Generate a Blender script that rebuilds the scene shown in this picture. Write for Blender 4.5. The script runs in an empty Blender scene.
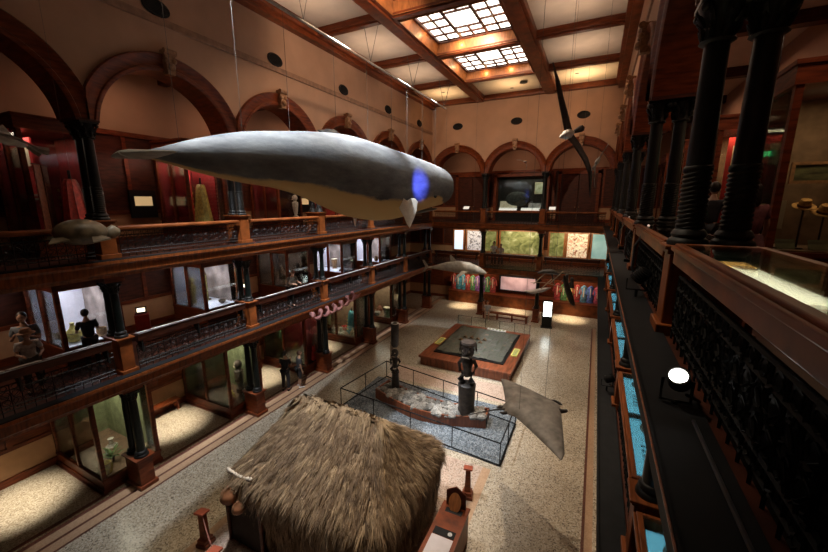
import bpy, bmesh, math, random
from mathutils import Vector, Matrix
random.seed(7)
R=math.radians; PI=math.pi
SC=bpy.context.scene; COL=SC.collection
# ------------------------------------------------------------ materials
_M={}
def nodes(name):
    m=bpy.data.materials.new(name); m.use_nodes=True
    nt=m.node_tree; b=nt.nodes['Principled BSDF']
    return m,nt,b
def mat(name,col,rough=.5,metal=0,noise=.15,scale=6,stretch=(1,1,1),bump=0,emit=None,es=0,spec=.5):
    if name in _M: return _M[name]
    m,nt,b=nodes(name)
    N=nt.nodes; L=nt.links
    tc=N.new('ShaderNodeTexCoord'); mp=N.new('ShaderNodeMapping'); mp.inputs['Scale'].default_value=stretch
    L.new(tc.outputs['Object'],mp.inputs[0])
    nz=N.new('ShaderNodeTexNoise'); nz.inputs['Scale'].default_value=scale; nz.inputs['Detail'].default_value=4
    L.new(mp.outputs[0],nz.inputs['Vector'])
    cr=N.new('ShaderNodeValToRGB')
    lo=[max(0,c*(1-noise*1.6)) for c in col]; hi=[min(1,c*(1+noise*1.6)) for c in col]
    cr.color_ramp.elements[0].position=.3; cr.color_ramp.elements[1].position=.7
    cr.color_ramp.elements[0].color=(*lo,1); cr.color_ramp.elements[1].color=(*hi,1)
    L.new(nz.outputs['Fac'],cr.inputs[0]); L.new(cr.outputs[0],b.inputs['Base Color'])
    b.inputs['Roughness'].default_value=rough; b.inputs['Metallic'].default_value=metal
    b.inputs['Specular IOR Level'].default_value=spec
    if bump:
        bp=N.new('ShaderNodeBump'); bp.inputs['Strength'].default_value=bump; bp.inputs['Distance'].default_value=.02
        L.new(nz.outputs['Fac'],bp.inputs['Height']); L.new(bp.outputs[0],b.inputs['Normal'])
    if emit:
        b.inputs['Emission Color'].default_value=(*emit,1); b.inputs['Emission Strength'].default_value=es
    _M[name]=m; return m
def glow(name,col,s):
    return mat(name,(.02,.02,.02) if s>3 else tuple(c*.6 for c in col),.5,emit=col,es=s,noise=.02)
def glass(name,tint=(.9,.95,.95),refl=.12):
    if name in _M: return _M[name]
    m,nt,b=nodes(name); N=nt.nodes; L=nt.links; N.remove(b)
    out=[n for n in N if n.type=='OUTPUT_MATERIAL'][0]
    t=N.new('ShaderNodeBsdfTransparent'); t.inputs[0].default_value=(*tint,1)
    g=N.new('ShaderNodeBsdfGlossy'); g.inputs['Roughness'].default_value=.04
    mx=N.new('ShaderNodeMixShader'); fr=N.new('ShaderNodeFresnel'); fr.inputs[0].default_value=1.45
    ad=N.new('ShaderNodeMath'); ad.operation='MULTIPLY_ADD'; ad.inputs[1].default_value=.9; ad.inputs[2].default_value=refl*.2
    L.new(fr.outputs[0],ad.inputs[0]); L.new(ad.outputs[0],mx.inputs[0])
    L.new(t.outputs[0],mx.inputs[1]); L.new(g.outputs[0],mx.inputs[2]); L.new(mx.outputs[0],out.inputs[0])
    _M[name]=m; return m
def mosaic(name,cols,scale,rough=.35,coord='Object',jit=1.0):
    """small stone chips set at random: voronoi cells through a colour ramp"""
    if name in _M: return _M[name]
    m,nt,b=nodes(name); N=nt.nodes; L=nt.links
    tc=N.new('ShaderNodeTexCoord')
    vo=N.new('ShaderNodeTexVoronoi'); vo.inputs['Scale'].default_value=scale; vo.inputs['Randomness'].default_value=jit
    L.new(tc.outputs[coord],vo.inputs['Vector'])
    sp=N.new('ShaderNodeSeparateColor'); L.new(vo.outputs['Color'],sp.inputs[0])
    cr=N.new('ShaderNodeValToRGB'); cr.color_ramp.interpolation='CONSTANT'
    el=cr.color_ramp.elements
    while len(el)<len(cols): el.new(.5)
    p=0
    for i,(c,w) in enumerate(cols):
        el[i].position=p; el[i].color=(*c,1); p+=w
    L.new(sp.outputs[0],cr.inputs[0])
    nz=N.new('ShaderNodeTexNoise'); nz.inputs['Scale'].default_value=.35; L.new(tc.outputs[coord],nz.inputs['Vector'])
    mr=N.new('ShaderNodeMapRange'); mr.inputs[1].default_value=.3; mr.inputs[2].default_value=.7; mr.inputs[3].default_value=.85; mr.inputs[4].default_value=1.1
    L.new(nz.outputs['Fac'],mr.inputs[0])
    mu=N.new('ShaderNodeMix'); mu.data_type='RGBA'; mu.blend_type='MULTIPLY'; mu.inputs[0].default_value=1
    L.new(cr.outputs[0],mu.inputs[6]); L.new(mr.outputs[0],mu.inputs[7])
    L.new(mu.outputs[2],b.inputs['Base Color']); b.inputs['Roughness'].default_value=rough
    _M[name]=m; return m
WOOD=mat('koa_wood',(.155,.033,.009),.4,spec=.35,scale=3,stretch=(1,1,6),noise=.3)
WOODL=mat('koa_wood_light',(.20,.054,.013),.42,spec=.3,scale=3,stretch=(1,6,1),noise=.28)
WOODD=mat('koa_wood_dark',(.065,.016,.007),.5,spec=.3,scale=3,stretch=(1,1,5),noise=.3)
WOODO=mat('koa_wood_amber',(.34,.12,.035),.4,scale=4,stretch=(5,1,1),noise=.2)
IRON=mat('cast_iron',(.007,.007,.007),.5,0,noise=.2,spec=.35)
IRONG=mat('cast_iron_green',(.008,.012,.011),.3,.3,noise=.2,scale=14)
STEEL=mat('black_steel',(.010,.011,.013),.65,0,spec=.18)
RAILB=mat('railing_black',(.004,.004,.004),.7,0,spec=.15)
GREYM=mat('grey_metal',(.25,.26,.28),.3,.9)
PLAS=mat('pink_plaster',(.45,.262,.165),.85,noise=.05,scale=1.2)
PLASC=mat('ceiling_plaster',(.58,.45,.35),.85,noise=.05,scale=1.5)
ALC=mat('tan_plaster',(.52,.29,.15),.8,noise=.04)
GOLD=mat('gilded_carving',(.30,.15,.07),.5,noise=.2,scale=20)
WHITE=mat('white_card',(.72,.72,.70),.6,noise=.03)
CREAM=mat('cream_card',(.68,.58,.40),.6,noise=.05)
GLASS=glass('case_glass'); 
TERR=mosaic('terrazzo',[((.47,.40,.30),.32),((.55,.48,.37),.28),((.33,.28,.21),.17),((.62,.56,.46),.13),((.20,.165,.125),.10)],34,rough=.26)
TERRP=mosaic('pink_terrazzo',[((.44,.32,.25),.3),((.52,.39,.31),.3),((.30,.22,.17),.2),((.55,.45,.37),.2)],30,rough=.28)
TERRA=mosaic('alcove_mosaic',[((.40,.34,.25),.35),((.48,.42,.32),.3),((.25,.20,.14),.2),((.6,.54,.44),.15)],40)
TAN=mosaic('tan_border',[((.44,.28,.17),.5),((.50,.33,.21),.5)],30)
REDB=mosaic('red_border',[((.15,.055,.035),.6),((.10,.035,.025),.4)],30)
# ------------------------------------------------------------ mesh builder
class MB:
    def __init__(s): s.v=[]; s.f=[]; s.mi=[]; s.k=0
    def add(s,vs,fs):
        o=len(s.v); s.v+= [tuple(v) for v in vs]; s.f+=[tuple(i+o for i in f) for f in fs]; s.mi+=[s.k]*len(fs); return s
    def box(s,x0,x1,y0,y1,z0,z1,M=None):
        vs=[Vector((x,y,z)) for z in (z0,z1) for y in (y0,y1) for x in (x0,x1)]
        if M is not None: vs=[M@v for v in vs]
        return s.add(vs,[(0,2,3,1),(4,5,7,6),(0,1,5,4),(2,6,7,3),(0,4,6,2),(1,3,7,5)])
    def bx(s,c,d,rot=0,tilt=0):
        M=Matrix.Translation(c)@Matrix.Rotation(rot,4,'Z')@Matrix.Rotation(tilt,4,'X')
        return s.box(-d[0]/2,d[0]/2,-d[1]/2,d[1]/2,-d[2]/2,d[2]/2,M)
    def tube(s,pts,r,n=6,close=False,cap=True):
        pts=[Vector(p) for p in pts]; rs=r if isinstance(r,(list,tuple)) else [r]*len(pts)
        m=len(pts); rings=[]
        up=Vector((0,0,1))
        for i,p in enumerate(pts):
            a=pts[(i-1)%m] if (close or i>0) else p; b=pts[(i+1)%m] if (close or i<m-1) else p
            d=(b-a).normalized() if (b-a).length>1e-9 else up
            u=d.cross(up) if abs(d.z)<.95 else d.cross(Vector((0,1,0)))
            u.normalize(); w=d.cross(u)
            rings.append([p+(u*math.cos(2*PI*k/n)+w*math.sin(2*PI*k/n))*rs[i] for k in range(n)])
        vs=[v for g in rings for v in g]; fs=[]
        for i in range(m if close else m-1):
            j=(i+1)%m
            for k in range(n):
                l=(k+1)%n; fs.append((i*n+k,i*n+l,j*n+l,j*n+k))
        if cap and not close: fs+= [tuple(range(n))[::-1],tuple((m-1)*n+k for k in range(n))]
        return s.add(vs,fs)
    def lathe(s,prof,c=(0,0,0),n=16,M=None,sx=1,sy=1):
        vs=[];fs=[]
        for (r,z) in prof:
            for k in range(n):
                v=Vector((r*sx*math.cos(2*PI*k/n),r*sy*math.sin(2*PI*k/n),z))
                if M is not None: v=M@v
                vs.append(v+Vector(c))
        for i in range(len(prof)-1):
            for k in range(n):
                l=(k+1)%n; fs.append((i*n+k,i*n+l,(i+1)*n+l,(i+1)*n+k))
        fs+=[tuple(range(n))[::-1],tuple((len(prof)-1)*n+k for k in range(n))]
        return s.add(vs,fs)
    def ball(s,c,r,n=12,m=8,sc=(1,1,1),M=None):
        pr=[(max(.001,r*math.sin(PI*i/m)),-r*math.cos(PI*i/m)) for i in range(m+1)]
        S=Matrix.Diagonal((*sc,1)); 
        return s.lathe(pr,c,n,M=(M@S if M is not None else S))
    def prism(s,poly,a,b,axis='x'):
        """poly of 2-d points extruded from a to b along axis"""
        n=len(poly)
        def P(q,t): return (t,q[0],q[1]) if axis=='x' else ((q[0],t,q[1]) if axis=='y' else (q[0],q[1],t))
        vs=[P(q,a) for q in poly]+[P(q,b) for q in poly]
        fs=[tuple(range(n))[::-1],tuple(range(n,2*n))]+[(i,(i+1)%n,n+(i+1)%n,n+i) for i in range(n)]
        return s.add(vs,fs)
    def loft(s,rings,cap=True):
        n=len(rings[0]); vs=[v for g in rings for v in g]; fs=[]
        for i in range(len(rings)-1):
            for k in range(n):
                l=(k+1)%n; fs.append((i*n+k,i*n+l,(i+1)*n+l,(i+1)*n+k))
        if cap: fs+=[tuple(range(n))[::-1],tuple((len(rings)-1)*n+k for k in range(n))]
        return s.add(vs,fs)
    def build(s,name,m,parent=None,smooth=False,bevel=0,fix=True,loc=None):
        me=bpy.data.meshes.new(name); me.from_pydata(s.v,[],s.f)
        ms=m if isinstance(m,(list,tuple)) else [m]
        for x in ms: me.materials.append(x)
        for i,p in enumerate(me.polygons):
            if len(ms)>1: p.material_index=s.mi[i]
            p.use_smooth=smooth
        if fix:
            bm=bmesh.new(); bm.from_mesh(me); bmesh.ops.recalc_face_normals(bm,faces=bm.faces); bm.to_mesh(me); bm.free()
        o=bpy.data.objects.new(name,me); COL.objects.link(o)
        if parent: o.parent=parent
        if loc: o.location=loc
        if bevel:
            b=o.modifiers.new('bevel','BEVEL'); b.width=bevel; b.segments=2; b.limit_method='ANGLE'
        if smooth:
            try: me.set_sharp_from_angle(angle=R(50))
            except Exception: pass
        return o
def thing(name,label,cat,loc=(0,0,0),rz=0,group=None):
    o=bpy.data.objects.new(name,None); COL.objects.link(o); o.location=loc; o.rotation_euler=(0,0,rz)
    o.empty_display_size=.1; o['label']=label; o['category']=cat
    if group: o['group']=group
    return o
def tag(o,label,cat,group=None,kind=None):
    o['label']=label; o['category']=cat
    if group: o['group']=group
    if kind: o['kind']=kind
    return o
def struct(o): o['kind']='structure'; return o
def kids(o): return [c for c in o.children]
def copytree(o,parent=None,**kw):
    c=o.copy(); COL.objects.link(c)
    if parent is not None: c.parent=parent
    for ch in kids(o): copytree(ch,c)
    return c
def dup(o,loc,rz,label,group=None):
    c=copytree(o); c.location=loc; c.rotation_euler=(0,0,rz); c['label']=label
    if group: c['group']=group
    return c
def light(kind,loc,energy,col=(1,.75,.5),size=.1,aim=None,angle=60,blend=.5,sizey=None):
    d=bpy.data.lights.new('lamp_'+kind.lower(),kind); d.energy=energy; d.color=col
    if kind=='AREA':
        d.size=size
        if sizey: d.shape='RECTANGLE'; d.size_y=sizey
    else: d.shadow_soft_size=size
    if kind=='SPOT': d.spot_size=R(angle); d.spot_blend=blend
    o=bpy.data.objects.new('lamp_'+kind.lower(),d); COL.objects.link(o); o.location=loc
    if aim is not None:
        o.rotation_euler=(Vector(aim)-Vector(loc)).to_track_quat('-Z','Y').to_euler()
    return o
ORD=['nearest the camera','second from the camera','third from the camera','fourth from the camera','fifth from the camera','farthest from the camera']
XL,XR,YF=-10.85,.75,24.7
YS=[4.7,8.7,12.7,16.7,20.7]
XF=[-6.98,-3.12]
RZL,RZR=R(90),R(-90)      # local +x runs along the gallery, local +y points into it
F=[0,3.5,6.6]
# ------------------------------------------------------------ shell
m=MB(); m.box(-14.7,5.2,-4,28.6,-.2,0); struct(m.build('floor',TERR))
# inlaid mosaic borders and panels of the floor, each set flush (3 mm)
def inlay(name,rects,mt,h=.004):
    m=MB()
    for (a,b,c,d) in rects: m.box(a,b,c,d,-.01,h)
    return struct(m.build(name,mt))
inlay('floor',[(-11.42,-11.30,-3,28),(-11.02,-10.94,-3,26.2),(-10.66,-10.60,-3,25),(.35,.42,-3,25)],REDB,.006)
inlay('floor',[(-11.30,-11.02,-3,28)],TAN)
inlay('floor',[(-10.94,-10.66,-3,25),(.42,.60,-3,25)],TAN,.005)
inlay('floor',[(-7.75,-2.45,-3,9.7),(-8.2,-1.8,13.6,15)],TERRP,.004)
inlay('floor',[(-2.45,-2.2,-3,9.7),(-7.95,-7.75,-3,9.7),(-5.2,-5.0,-3,9.7),(-7.75,-2.45,4.05,4.25)],TAN,.006)
for i,y in enumerate([2.7]+[v+2 for v in YS]):
    inlay('floor',[(-14.4,-11.62,y-1.22,y+1.22)],TERRA,.004)
    inlay('floor',[(-14.4,-11.50,y-1.32,y-1.2),(-14.4,-11.50,y+1.2,y+1.32),(-11.62,-11.50,y-1.2,y+1.2)],REDB,.007)
# outer walls: wainscot, panelling, plaster on three floors (left, right, far, near)
def wall(name,axis,pos,a,b,sgn,holes=()):
    """axis x: wall plane at x=pos running a..b in y; sgn = inward direction"""
    root=None
    def slab(z0,z1,t0,t1,mt,nm):
        m=MB(); lo,hi=sorted((pos+sgn*t0,pos+sgn*t1))
        if axis=='x': m.box(lo,hi,a,b,z0,z1)
        else: m.box(a,b,lo,hi,z0,z1)
        return struct(m.build(nm,mt))
    slab(0,14.9,-.3,0,PLAS,name)
    for k,(f,c) in enumerate(((0,3.1),(3.5,6.15),(6.6,10.3))):
        slab(f,f+.22,0,.09,WOOD,'baseboard_'+name.split('_')[1])
        slab(f+.22,f+1.0,0,.03,ALC,name)
        slab(f+1.0,f+1.12,0,.08,WOOD,'trim_%d'%(k+1))
        slab(f+1.12,c,0,.05,WOODD if k else WOOD,name)
    # upright panel stiles on the panelling
    m=MB(); n=int((b-a)/1.0)
    for (f,c) in ((1.12,3.1),(4.62,6.15),(7.72,10.3)):
        for j in range(n+1):
            t=a+(b-a)*j/n
            lo,hi=sorted((pos+sgn*.05,pos+sgn*.085))
            if axis=='x': m.box(lo,hi,t-.06,t+.06,f,c)
            else: m.box(t-.06,t+.06,lo,hi,f,c)
    for z in (2.95,6.0,10.15):
        lo,hi=sorted((pos+sgn*.05,pos+sgn*.1))
        if axis=='x': m.box(lo,hi,a,b,z,z+.15)
        else: m.box(a,b,lo,hi,z,z+.15)
    struct(m.build('trim_4',WOOD))
wall('wall_left','x',-14.5,-4,28.4,1)
wall('wall_right','x',4.45,-4,28.4,-1)
wall('wall_far','y',28.4,-14.5,4.45,-1)
m=MB(); m.box(-14.8,5,-4.3,-4,0,15); struct(m.build('wall_near',PLAS))
# gallery slabs with their floors (second and third level) on three sides and behind the camera
for z0,z1 in ((3.14,3.5),(6.2,6.6)):
    m=MB(); m.box(-14.5,-10.85,-4,28.4,z0,z1); m.box(.75,4.45,-4,28.4,z0,z1); m.box(-10.85,.75,24.7,28.4,z0,z1)
    m.box(-10.85,.75,-4,-.45,z0,z1)
    struct(m.build('floor',WOODD))
# upper gallery ceiling
m=MB(); m.box(-14.5,-11.6,-4,28.4,12.4,12.6); m.box(1.5,4.45,-4,28.4,12.4,12.6); m.box(-11.6,1.5,25.5,28.4,12.4,12.6); struct(m.build('ceiling',PLASC))
m=MB()
for y in YS+[.7,24.7]:
    m.box(-14.5,-11.6,y-.15,y+.15,12.1,12.4); m.box(1.5,4.45,y-.15,y+.15,12.1,12.4)
for x in XF: m.box(x-.15,x+.15,25.5,28.4,12.1,12.4)
struct(m.build('trim_5',WOODD))
# fascia beams: moulded board along the gallery edge
def fascia_poly(z0,ov):  # y (negative = over the hall), z
    return [(0,z0),(-ov*.4,z0),(-ov*.5,z0+.07),(-ov*.75,z0+.12),(-ov*.8,z0+.30),(-ov,z0+.36),(-ov,z0+.43),(0,z0+.43)]
for z0 in (3.08,6.15):
    for side in ('left','right','far'):
        ov=.30; P=fascia_poly(z0,ov if side!='right' else .22); m=MB()
        if side=='left': m.prism([(XL-q[0],q[1]) for q in P],-4,YF,'y')
        elif side=='right': m.prism([(XR+q[0],q[1]) for q in P],-4,YF,'y')
        else: m.prism([(YF+q[0],q[1]) for q in P],XL,XR,'x')
        if side!='right':
            struct(m.build('trim_6',WOODL))
        else: struct(m.build('trim_6',WOODL))
        # dark ledge tray on the beam carrying the cables
        m=MB(); z=z0+.43
        if side=='left': m.box(XL+.02,XL+ov-.03,-4,YF-.2,z,z+.02)
        elif side=='right':
            m.box(XR-ov-.065,XR-.0,-4,YF-.2,z,z+.05)
            m.box(XR-ov-.065,XR-ov-.035,-4,YF-.2,z+.05,z+.09)
        else: m.box(XL+.3,XR-.3,YF-ov+.03,YF-.02,z,z+.02)
        struct(m.build('trim_7',STEEL))
# arcade walls over the columns
ZC=9.68; ZS=9.9
def arcade(name,origin,rz,n,span,r_in,r_out,th,top=14.9):
    """local x along, y thickness"""
    T=Matrix.Translation(origin)@Matrix.Rotation(rz,4,'Z')
    m=MB(); seg=22
    for b in range(n):
        cx=(b+.5)*span; x0=b*span; x1=x0+span
        pts=[]
        rm=r_in+.06
        for k in range(seg+1):
            a=PI-PI*k/seg; pts.append((cx+rm*math.cos(a),ZC+rm*math.sin(a)))
        pts=[(x0,ZS),(cx-rm,ZS)]+[(p_,max(q_,ZS)) for p_,q_ in pts]+[(cx+rm,ZS),(x1,ZS)]
        for (p,q) in zip(pts[:-1],pts[1:]):
            if abs(p[0]-q[0])<1e-6: 
                m.add([T@Vector(v) for v in ((p[0],0,p[1]),(p[0],th,p[1]),(q[0],th,q[1]),(q[0],0,q[1]))],[(0,1,2,3)]); continue
            vs=[(p[0],0,p[1]),(q[0],0,q[1]),(q[0],0,top),(p[0],0,top),(p[0],th,p[1]),(q[0],th,q[1]),(q[0],th,top),(p[0],th,top)]
            m.add([T@Vector(v) for v in vs],[(0,1,2,3),(5,4,7,6),(0,4,5,1)])
    w=struct(m.build(name,PLAS,fix=False))
    # moulded wooden archivolts with soffit and carved keystone, one per bay
    for b in range(n):
        cx=(b+.5)*span; m=MB(); lim=span/2-.005
        prof=[(r_in,-.02),(r_in+.05,-.06),(r_in+.09,-.06),(r_in+.11,-.03),(r_out-.13,-.05),(r_out-.10,-.09),(r_out-.03,-.11),(r_out,-.08),(r_out,.0),(r_in+.06,.01),(r_in+.06,th-.01),(r_out,th),(r_out,th+.05),(r_in,th+.05)]
        rings=[]
        for k in range(-3,41):
            a=PI-PI*k/37 
            if k<0: a=PI
            if k>37: a=0
            dz=-.09 if (k<0 or k>37) else 0
            if k in(-3,-2,39,40): continue
            ring=[]
            for (r,y) in prof:
                x=r*math.cos(a); z=r*math.sin(a)+dz
                x=max(-lim,min(lim,x))
                ring.append(T@Vector((cx+x,y,max(ZS,ZC+z))))
            rings.append(ring)
        m.loft(rings); a=struct(m.build('trim_8',WOOD,smooth=True))
        m=MB()
        m.prism([(cx-.10,ZC+r_in-.08),(cx+.10,ZC+r_in-.08),(cx+.15,ZC+r_out+.10),(cx-.15,ZC+r_out+.10)],-.2,.02,'y')
        m.tube([(cx-.16,-.2,ZC+r_out+.06),(cx+.16,-.2,ZC+r_out+.06)],.075,8); m.ball((cx,-.22,ZC+r_in+.1),.1,8,6)
        m.ball((cx-.1,-.2,ZC+r_in+.27),.07,8,6); m.ball((cx+.1,-.2,ZC+r_in+.27),.07,8,6)
        m.v=[tuple(T@Vector(v)) for v in m.v]
        struct(m.build('trim_9',GOLD,smooth=True))
arcade('wall_left_arcade',(XL,-3.3,0),RZL,7,4.0,1.78,2.2,.8)
arcade('wall_right_arcade',(XR,24.7,0),RZR,7,4.0,1.78,2.2,.8)
arcade('wall_far_arcade',(XL,YF,0),0,3,(XR-XL)/3,1.68,2.13,.8)
# picture rail under the vents and cornice
m=MB()
m.box(XL,XL+.05,-4,YF,12.60,12.78); m.box(XR-.05,XR,-4,YF,12.60,12.78); pass
struct(m.build('trim_10',mat('picture_rail',(.28,.15,.09),.6)))
m=MB()
for (a,b,c,d) in ((XL,XL+.45,-4,YF),(XR-.45,XR,-4,YF)): m.box(a,b,c,d,14.38,14.9); m.box(a,b-.15 if a==XL else b,c,d,14.22,14.38) if a==XL else m.box(a+.15,b,c,d,14.22,14.38)
m.box(XL,XR,YF-.35,YF,14.38,14.9); 
struct(m.build('trim_11',WOOD))
# ceiling: beams, plaster coffers, light wells
m=MB(); m.box(XL-.8,-7.06,-4,YF+.8,14.66,14.8); m.box(-3.49,XR+.8,-4,YF+.8,14.66,14.8); m.box(-7.05,-3.5,20.92,YF+.8,14.66,14.8); m.box(-7.05,-3.5,-4,0.9,14.9,15.0); 
struct(m.build('ceiling',PLASC))
for x0,x1 in ((-7.75,-7.08),(-3.47,-2.75)):
    m=MB(); m.box(x0,x1,-4,YF,14.42,14.98); m.box(x0+.12,x1-.12,-4,YF,14.34,14.42); struct(m.build('trim_12',WOOD,bevel=.02))
for y in YS+[.7]:
    m=MB()
    for (a,b) in ((XL+.4,-7.7),(-7.1,-3.45),(-2.8,XR-.4)):
        m.box(a,b,y-.22,y+.22,14.44,14.98); m.box(a,b,y-.12,y+.12,14.38,14.44)
        if a>-7.2 and a<-7: m.box(a,b,y-.22,y+.22,14.98,15.3)
    struct(m.build('trim_13',WOOD,bevel=.02))
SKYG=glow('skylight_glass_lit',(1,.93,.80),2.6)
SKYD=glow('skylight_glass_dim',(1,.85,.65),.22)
for wi,y in enumerate((.7,4.7,8.7,12.7,16.7)):
    x0,x1,y0,y1=-7.05,-3.5,y+.35,y+3.8; m=MB()
    # splayed well sides
    gx0,gx1,gy0,gy1=x0+.12,x1-.12,y0+.12,y1-.12; gz=14.92; bz=14.42
    B=[(x0,y0,bz),(x1,y0,bz),(x1,y1,bz),(x0,y1,bz)]; G=[(gx0,gy0,gz),(gx1,gy0,gz),(gx1,gy1,gz),(gx0,gy1,gz)]
    O=[(x0-.1,y0-.15,15.3),(x1+.1,y0-.15,15.3),(x1+.1,y1+.15,15.3),(x0-.1,y1+.15,15.3)]
    m.add(B+G,[(i,(i+1)%4,4+(i+1)%4,4+i) for i in range(4)])
    m.add(B+O,[(i,4+i,4+(i+1)%4,(i+1)%4) for i in range(4)])
    well=struct(m.build('window_%d'%(wi+1),WOODO,fix=False))
    m=MB()   # ledge mould round the glass and geometric muntins
    for (a,b,c,d) in ((gx0-.05,gx1+.05,gy0-.05,gy0+.09),(gx0-.05,gx1+.05,gy1-.09,gy1+.05),(gx0-.05,gx0+.09,gy0,gy1),(gx1-.09,gx1+.05,gy0,gy1)): m.box(a,b,c,d,gz-.1,gz)
    W=gx1-gx0; H=gy1-gy0
    def vb(fx,f0,f1,w=.028): m.box(gx0+W*fx-w,gx0+W*fx+w,gy0+H*f0,gy0+H*f1,gz-.06,gz-.005)
    def hb(fy,f0,f1,w=.028): m.box(gx0+W*f0,gx0+W*f1,gy0+H*fy-w,gy0+H*fy+w,gz-.06,gz-.005)
    for fx in (.33,.67): vb(fx,0,1,.055)
    for fy in (.2,.4,.6,.8): hb(fy,0,.33,.045); hb(fy,.67,1,.045)
    for fx in (.165,.835): vb(fx,0,1,.035)
    for fy in (.15,.30,.70,.85): hb(fy,.33,.67,.045)
    vb(.5,0,.3,.035); vb(.5,.7,1,.035); vb(0,0,1,.07); vb(1,0,1,.07); hb(0,0,1,.09); hb(1,0,1,.09)
    m.build('muntin',WOODD,well)
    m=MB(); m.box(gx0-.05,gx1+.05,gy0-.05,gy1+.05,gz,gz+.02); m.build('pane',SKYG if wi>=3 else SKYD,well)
m=MB(); m.box(XL-1,XR+1,-4.2,YF+1,15.3,15.4); struct(m.build('ceiling',WOODD))
# round wall vents
for i,(x,y,rz,t) in enumerate([(XL,6.6+4*k,RZL,'left wall, '+ORD[k]) for k in range(5)]+[(x,YF,0,'far wall, '+w) for x,w in ((-8.95,'left of three'),(-5.05,'middle of three'),(-1.2,'right of three'))]):
    if i==0:
        v0=thing('wall_vent','','vent',(0,0,0)); 
        m=MB(); m.lathe([(.001,0),(.27,0),(.29,.02),(.25,.05),(.22,.04),(.2,.02),(.001,.02)],n=20,M=Matrix.Rotation(R(90),4,'X')@Matrix.Diagonal((1.25,.75,1,1))); m.build('rim',mat('vent_black',(.012,.009,.008),.9),v0,smooth=True)
        m=MB(); 
        for k in range(-3,4):
            w=1.25*math.sqrt(.2**2-(k*.055)**2); m.box(-w,w,-.05,-.02,k*.04-.010,k*.04+.010)
        m.build('grille',_M['vent_black'],v0); v=v0
    else: v=copytree(v0)
    v.location=(x,y,13.0); v.rotation_euler=(0,0,rz); v['label']='round dark vent high on the plaster, '+t; v['group']='round vents under the ceiling'
# ------------------------------------------------------------ paired columns
def ped(m,x0,x1,y0,y1,z0,z1):
    m.box(x0-.05,x1+.05,y0-.05,y1+.05,z0,z0+.12); m.box(x0,x1,y0,y1,z0+.12,z1-.09)
    m.box(x0-.03,x1+.03,y0-.03,y1+.03,z1-.09,z1-.04); m.box(x0-.06,x1+.06,y0-.06,y1+.06,z1-.04,z1)
def shaft_parts(root,ys,zb,zt,r,spiral=False,nx=0):
    for y in ys:
        m=MB(); m.lathe([(r*1.55,zb),(r*1.55,zb+.03),(r*1.45,zb+.06),(r*1.2,zb+.08),(r*1.35,zb+.11),(r*1.2,zb+.15),(r*1.02,zb+.17)],(nx,y,0),20)
        m.build('column_base',IRON,root,smooth=True)
        m=MB()
        if spiral:
            z=zb+.17; n=20; zs=zb+.17+.62; pr=[]
            k=0
            while z<zs: pr+= [(r*.97,z),(r*1.07,z+.012),(r*1.07,z+.03),(r*.97,z+.04)]; z+=.045
            pr.append((r*.94,zs)); pr.append((r*.86,zt))
            sh=[]
            m.lathe(pr,(nx,y,0),20,M=None)
            # tilt the rings a little so that they read as a spiral band
            m.v=[(a,b,c+(.035*math.sin(math.atan2(b-y,a-nx)) if zb+.2<c<zs-.02 else 0)) for a,b,c in m.v]
        else:
            n=20; rings=[]
            for (rr,z) in [(r,zb+.17),(r*.99,zb+.3),(r*.93,(zb+zt)/2),(r*.86,zt)]:
                rings.append([(nx+rr*(1-.07*(k%2))*math.cos(2*PI*k/n),y+rr*(1-.07*(k%2))*math.sin(2*PI*k/n),z) for k in range(n)])
            m.loft(rings)
        m.build('shaft',IRONG if not spiral else IRON,root,smooth=True)
def capital(root,y,z0,z1,r,nx=0):
    m=MB(); h=z1-z0
    m.lathe([(r*1.0,z0-.03),(r*1.18,z0-.015),(r*1.0,z0+.01),(r*.95,z0+h*.3),(r*1.25,z0+h*.7),(r*1.5,z0+h*.85),(r*1.5,z1-.04)],(nx,y,0),16)
    m.box(nx-r*1.5,nx+r*1.5,y-r*1.5,y+r*1.5,z1-.045,z1)
    for k in range(8):
        a=2*PI*k/8+.2
        for (rr,zz,s) in ((1.15,.30,.30),(1.4,.62,.28)):
            p=[(nx+r*q*math.cos(a),y+r*q*math.sin(a),z0+h*w) for q,w in ((.95,zz-.28),(rr,zz-.05),(rr+.22,zz+.05),(rr+.15,zz-.1))]
            m.tube(p,[r*.2,r*.24,r*.15,r*.07],5)
    for k in range(4):
        a=PI/4+k*PI/2; m.ball((nx+r*1.7*math.cos(a),y+r*1.7*math.sin(a),z1-.09),r*.35,8,6)
    m.build('capital',IRON,root,smooth=True)
YSH=(.13,.50)
def col_ground():
    t=thing('paired_column','','column')
    m=MB(); ped(m,-.19,.19,-.02,.64,0,.95); m.build('pedestal',WOOD,t,bevel=.012)
    shaft_parts(t,YSH,.95,2.72,.115)
    # colonnette pair towards the hall
    for y in YSH: capital(t,y,2.72,2.98,.10)
    m=MB(); m.box(-.24,.24,-.02,.68,2.98,3.14); m.build('impost_block',WOOD,t)
    return t
def col_second():
    t=thing('paired_column','','column')
    m=MB(); ped(m,-.15,.15,-.03,.66,3.5,4.5); m.build('pedestal',WOODL,t,bevel=.012)
    shaft_parts(t,YSH,4.5,5.72,.10)
    for y in YSH: capital(t,y,5.72,6.0,.095)
    m=MB(); m.box(-.22,.22,-.02,.70,6.0,6.2); m.build('impost_block',WOOD,t)
    return t
def col_third():
    t=thing('paired_column','','column')
    m=MB(); ped(m,-.17,.17,-.03,.70,6.6,7.56); m.build('pedestal',WOODL,t,bevel=.012)
    shaft_parts(t,YSH,7.56,9.50,.118,spiral=True)
    for y in YSH: capital(t,y,9.50,9.85,.125)
    m=MB(); m.box(-.23,.23,-.03,.74,9.85,9.91); m.build('impost_block',WOODD,t)
    return t
LVL=['ground floor','second level','third level']
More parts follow.
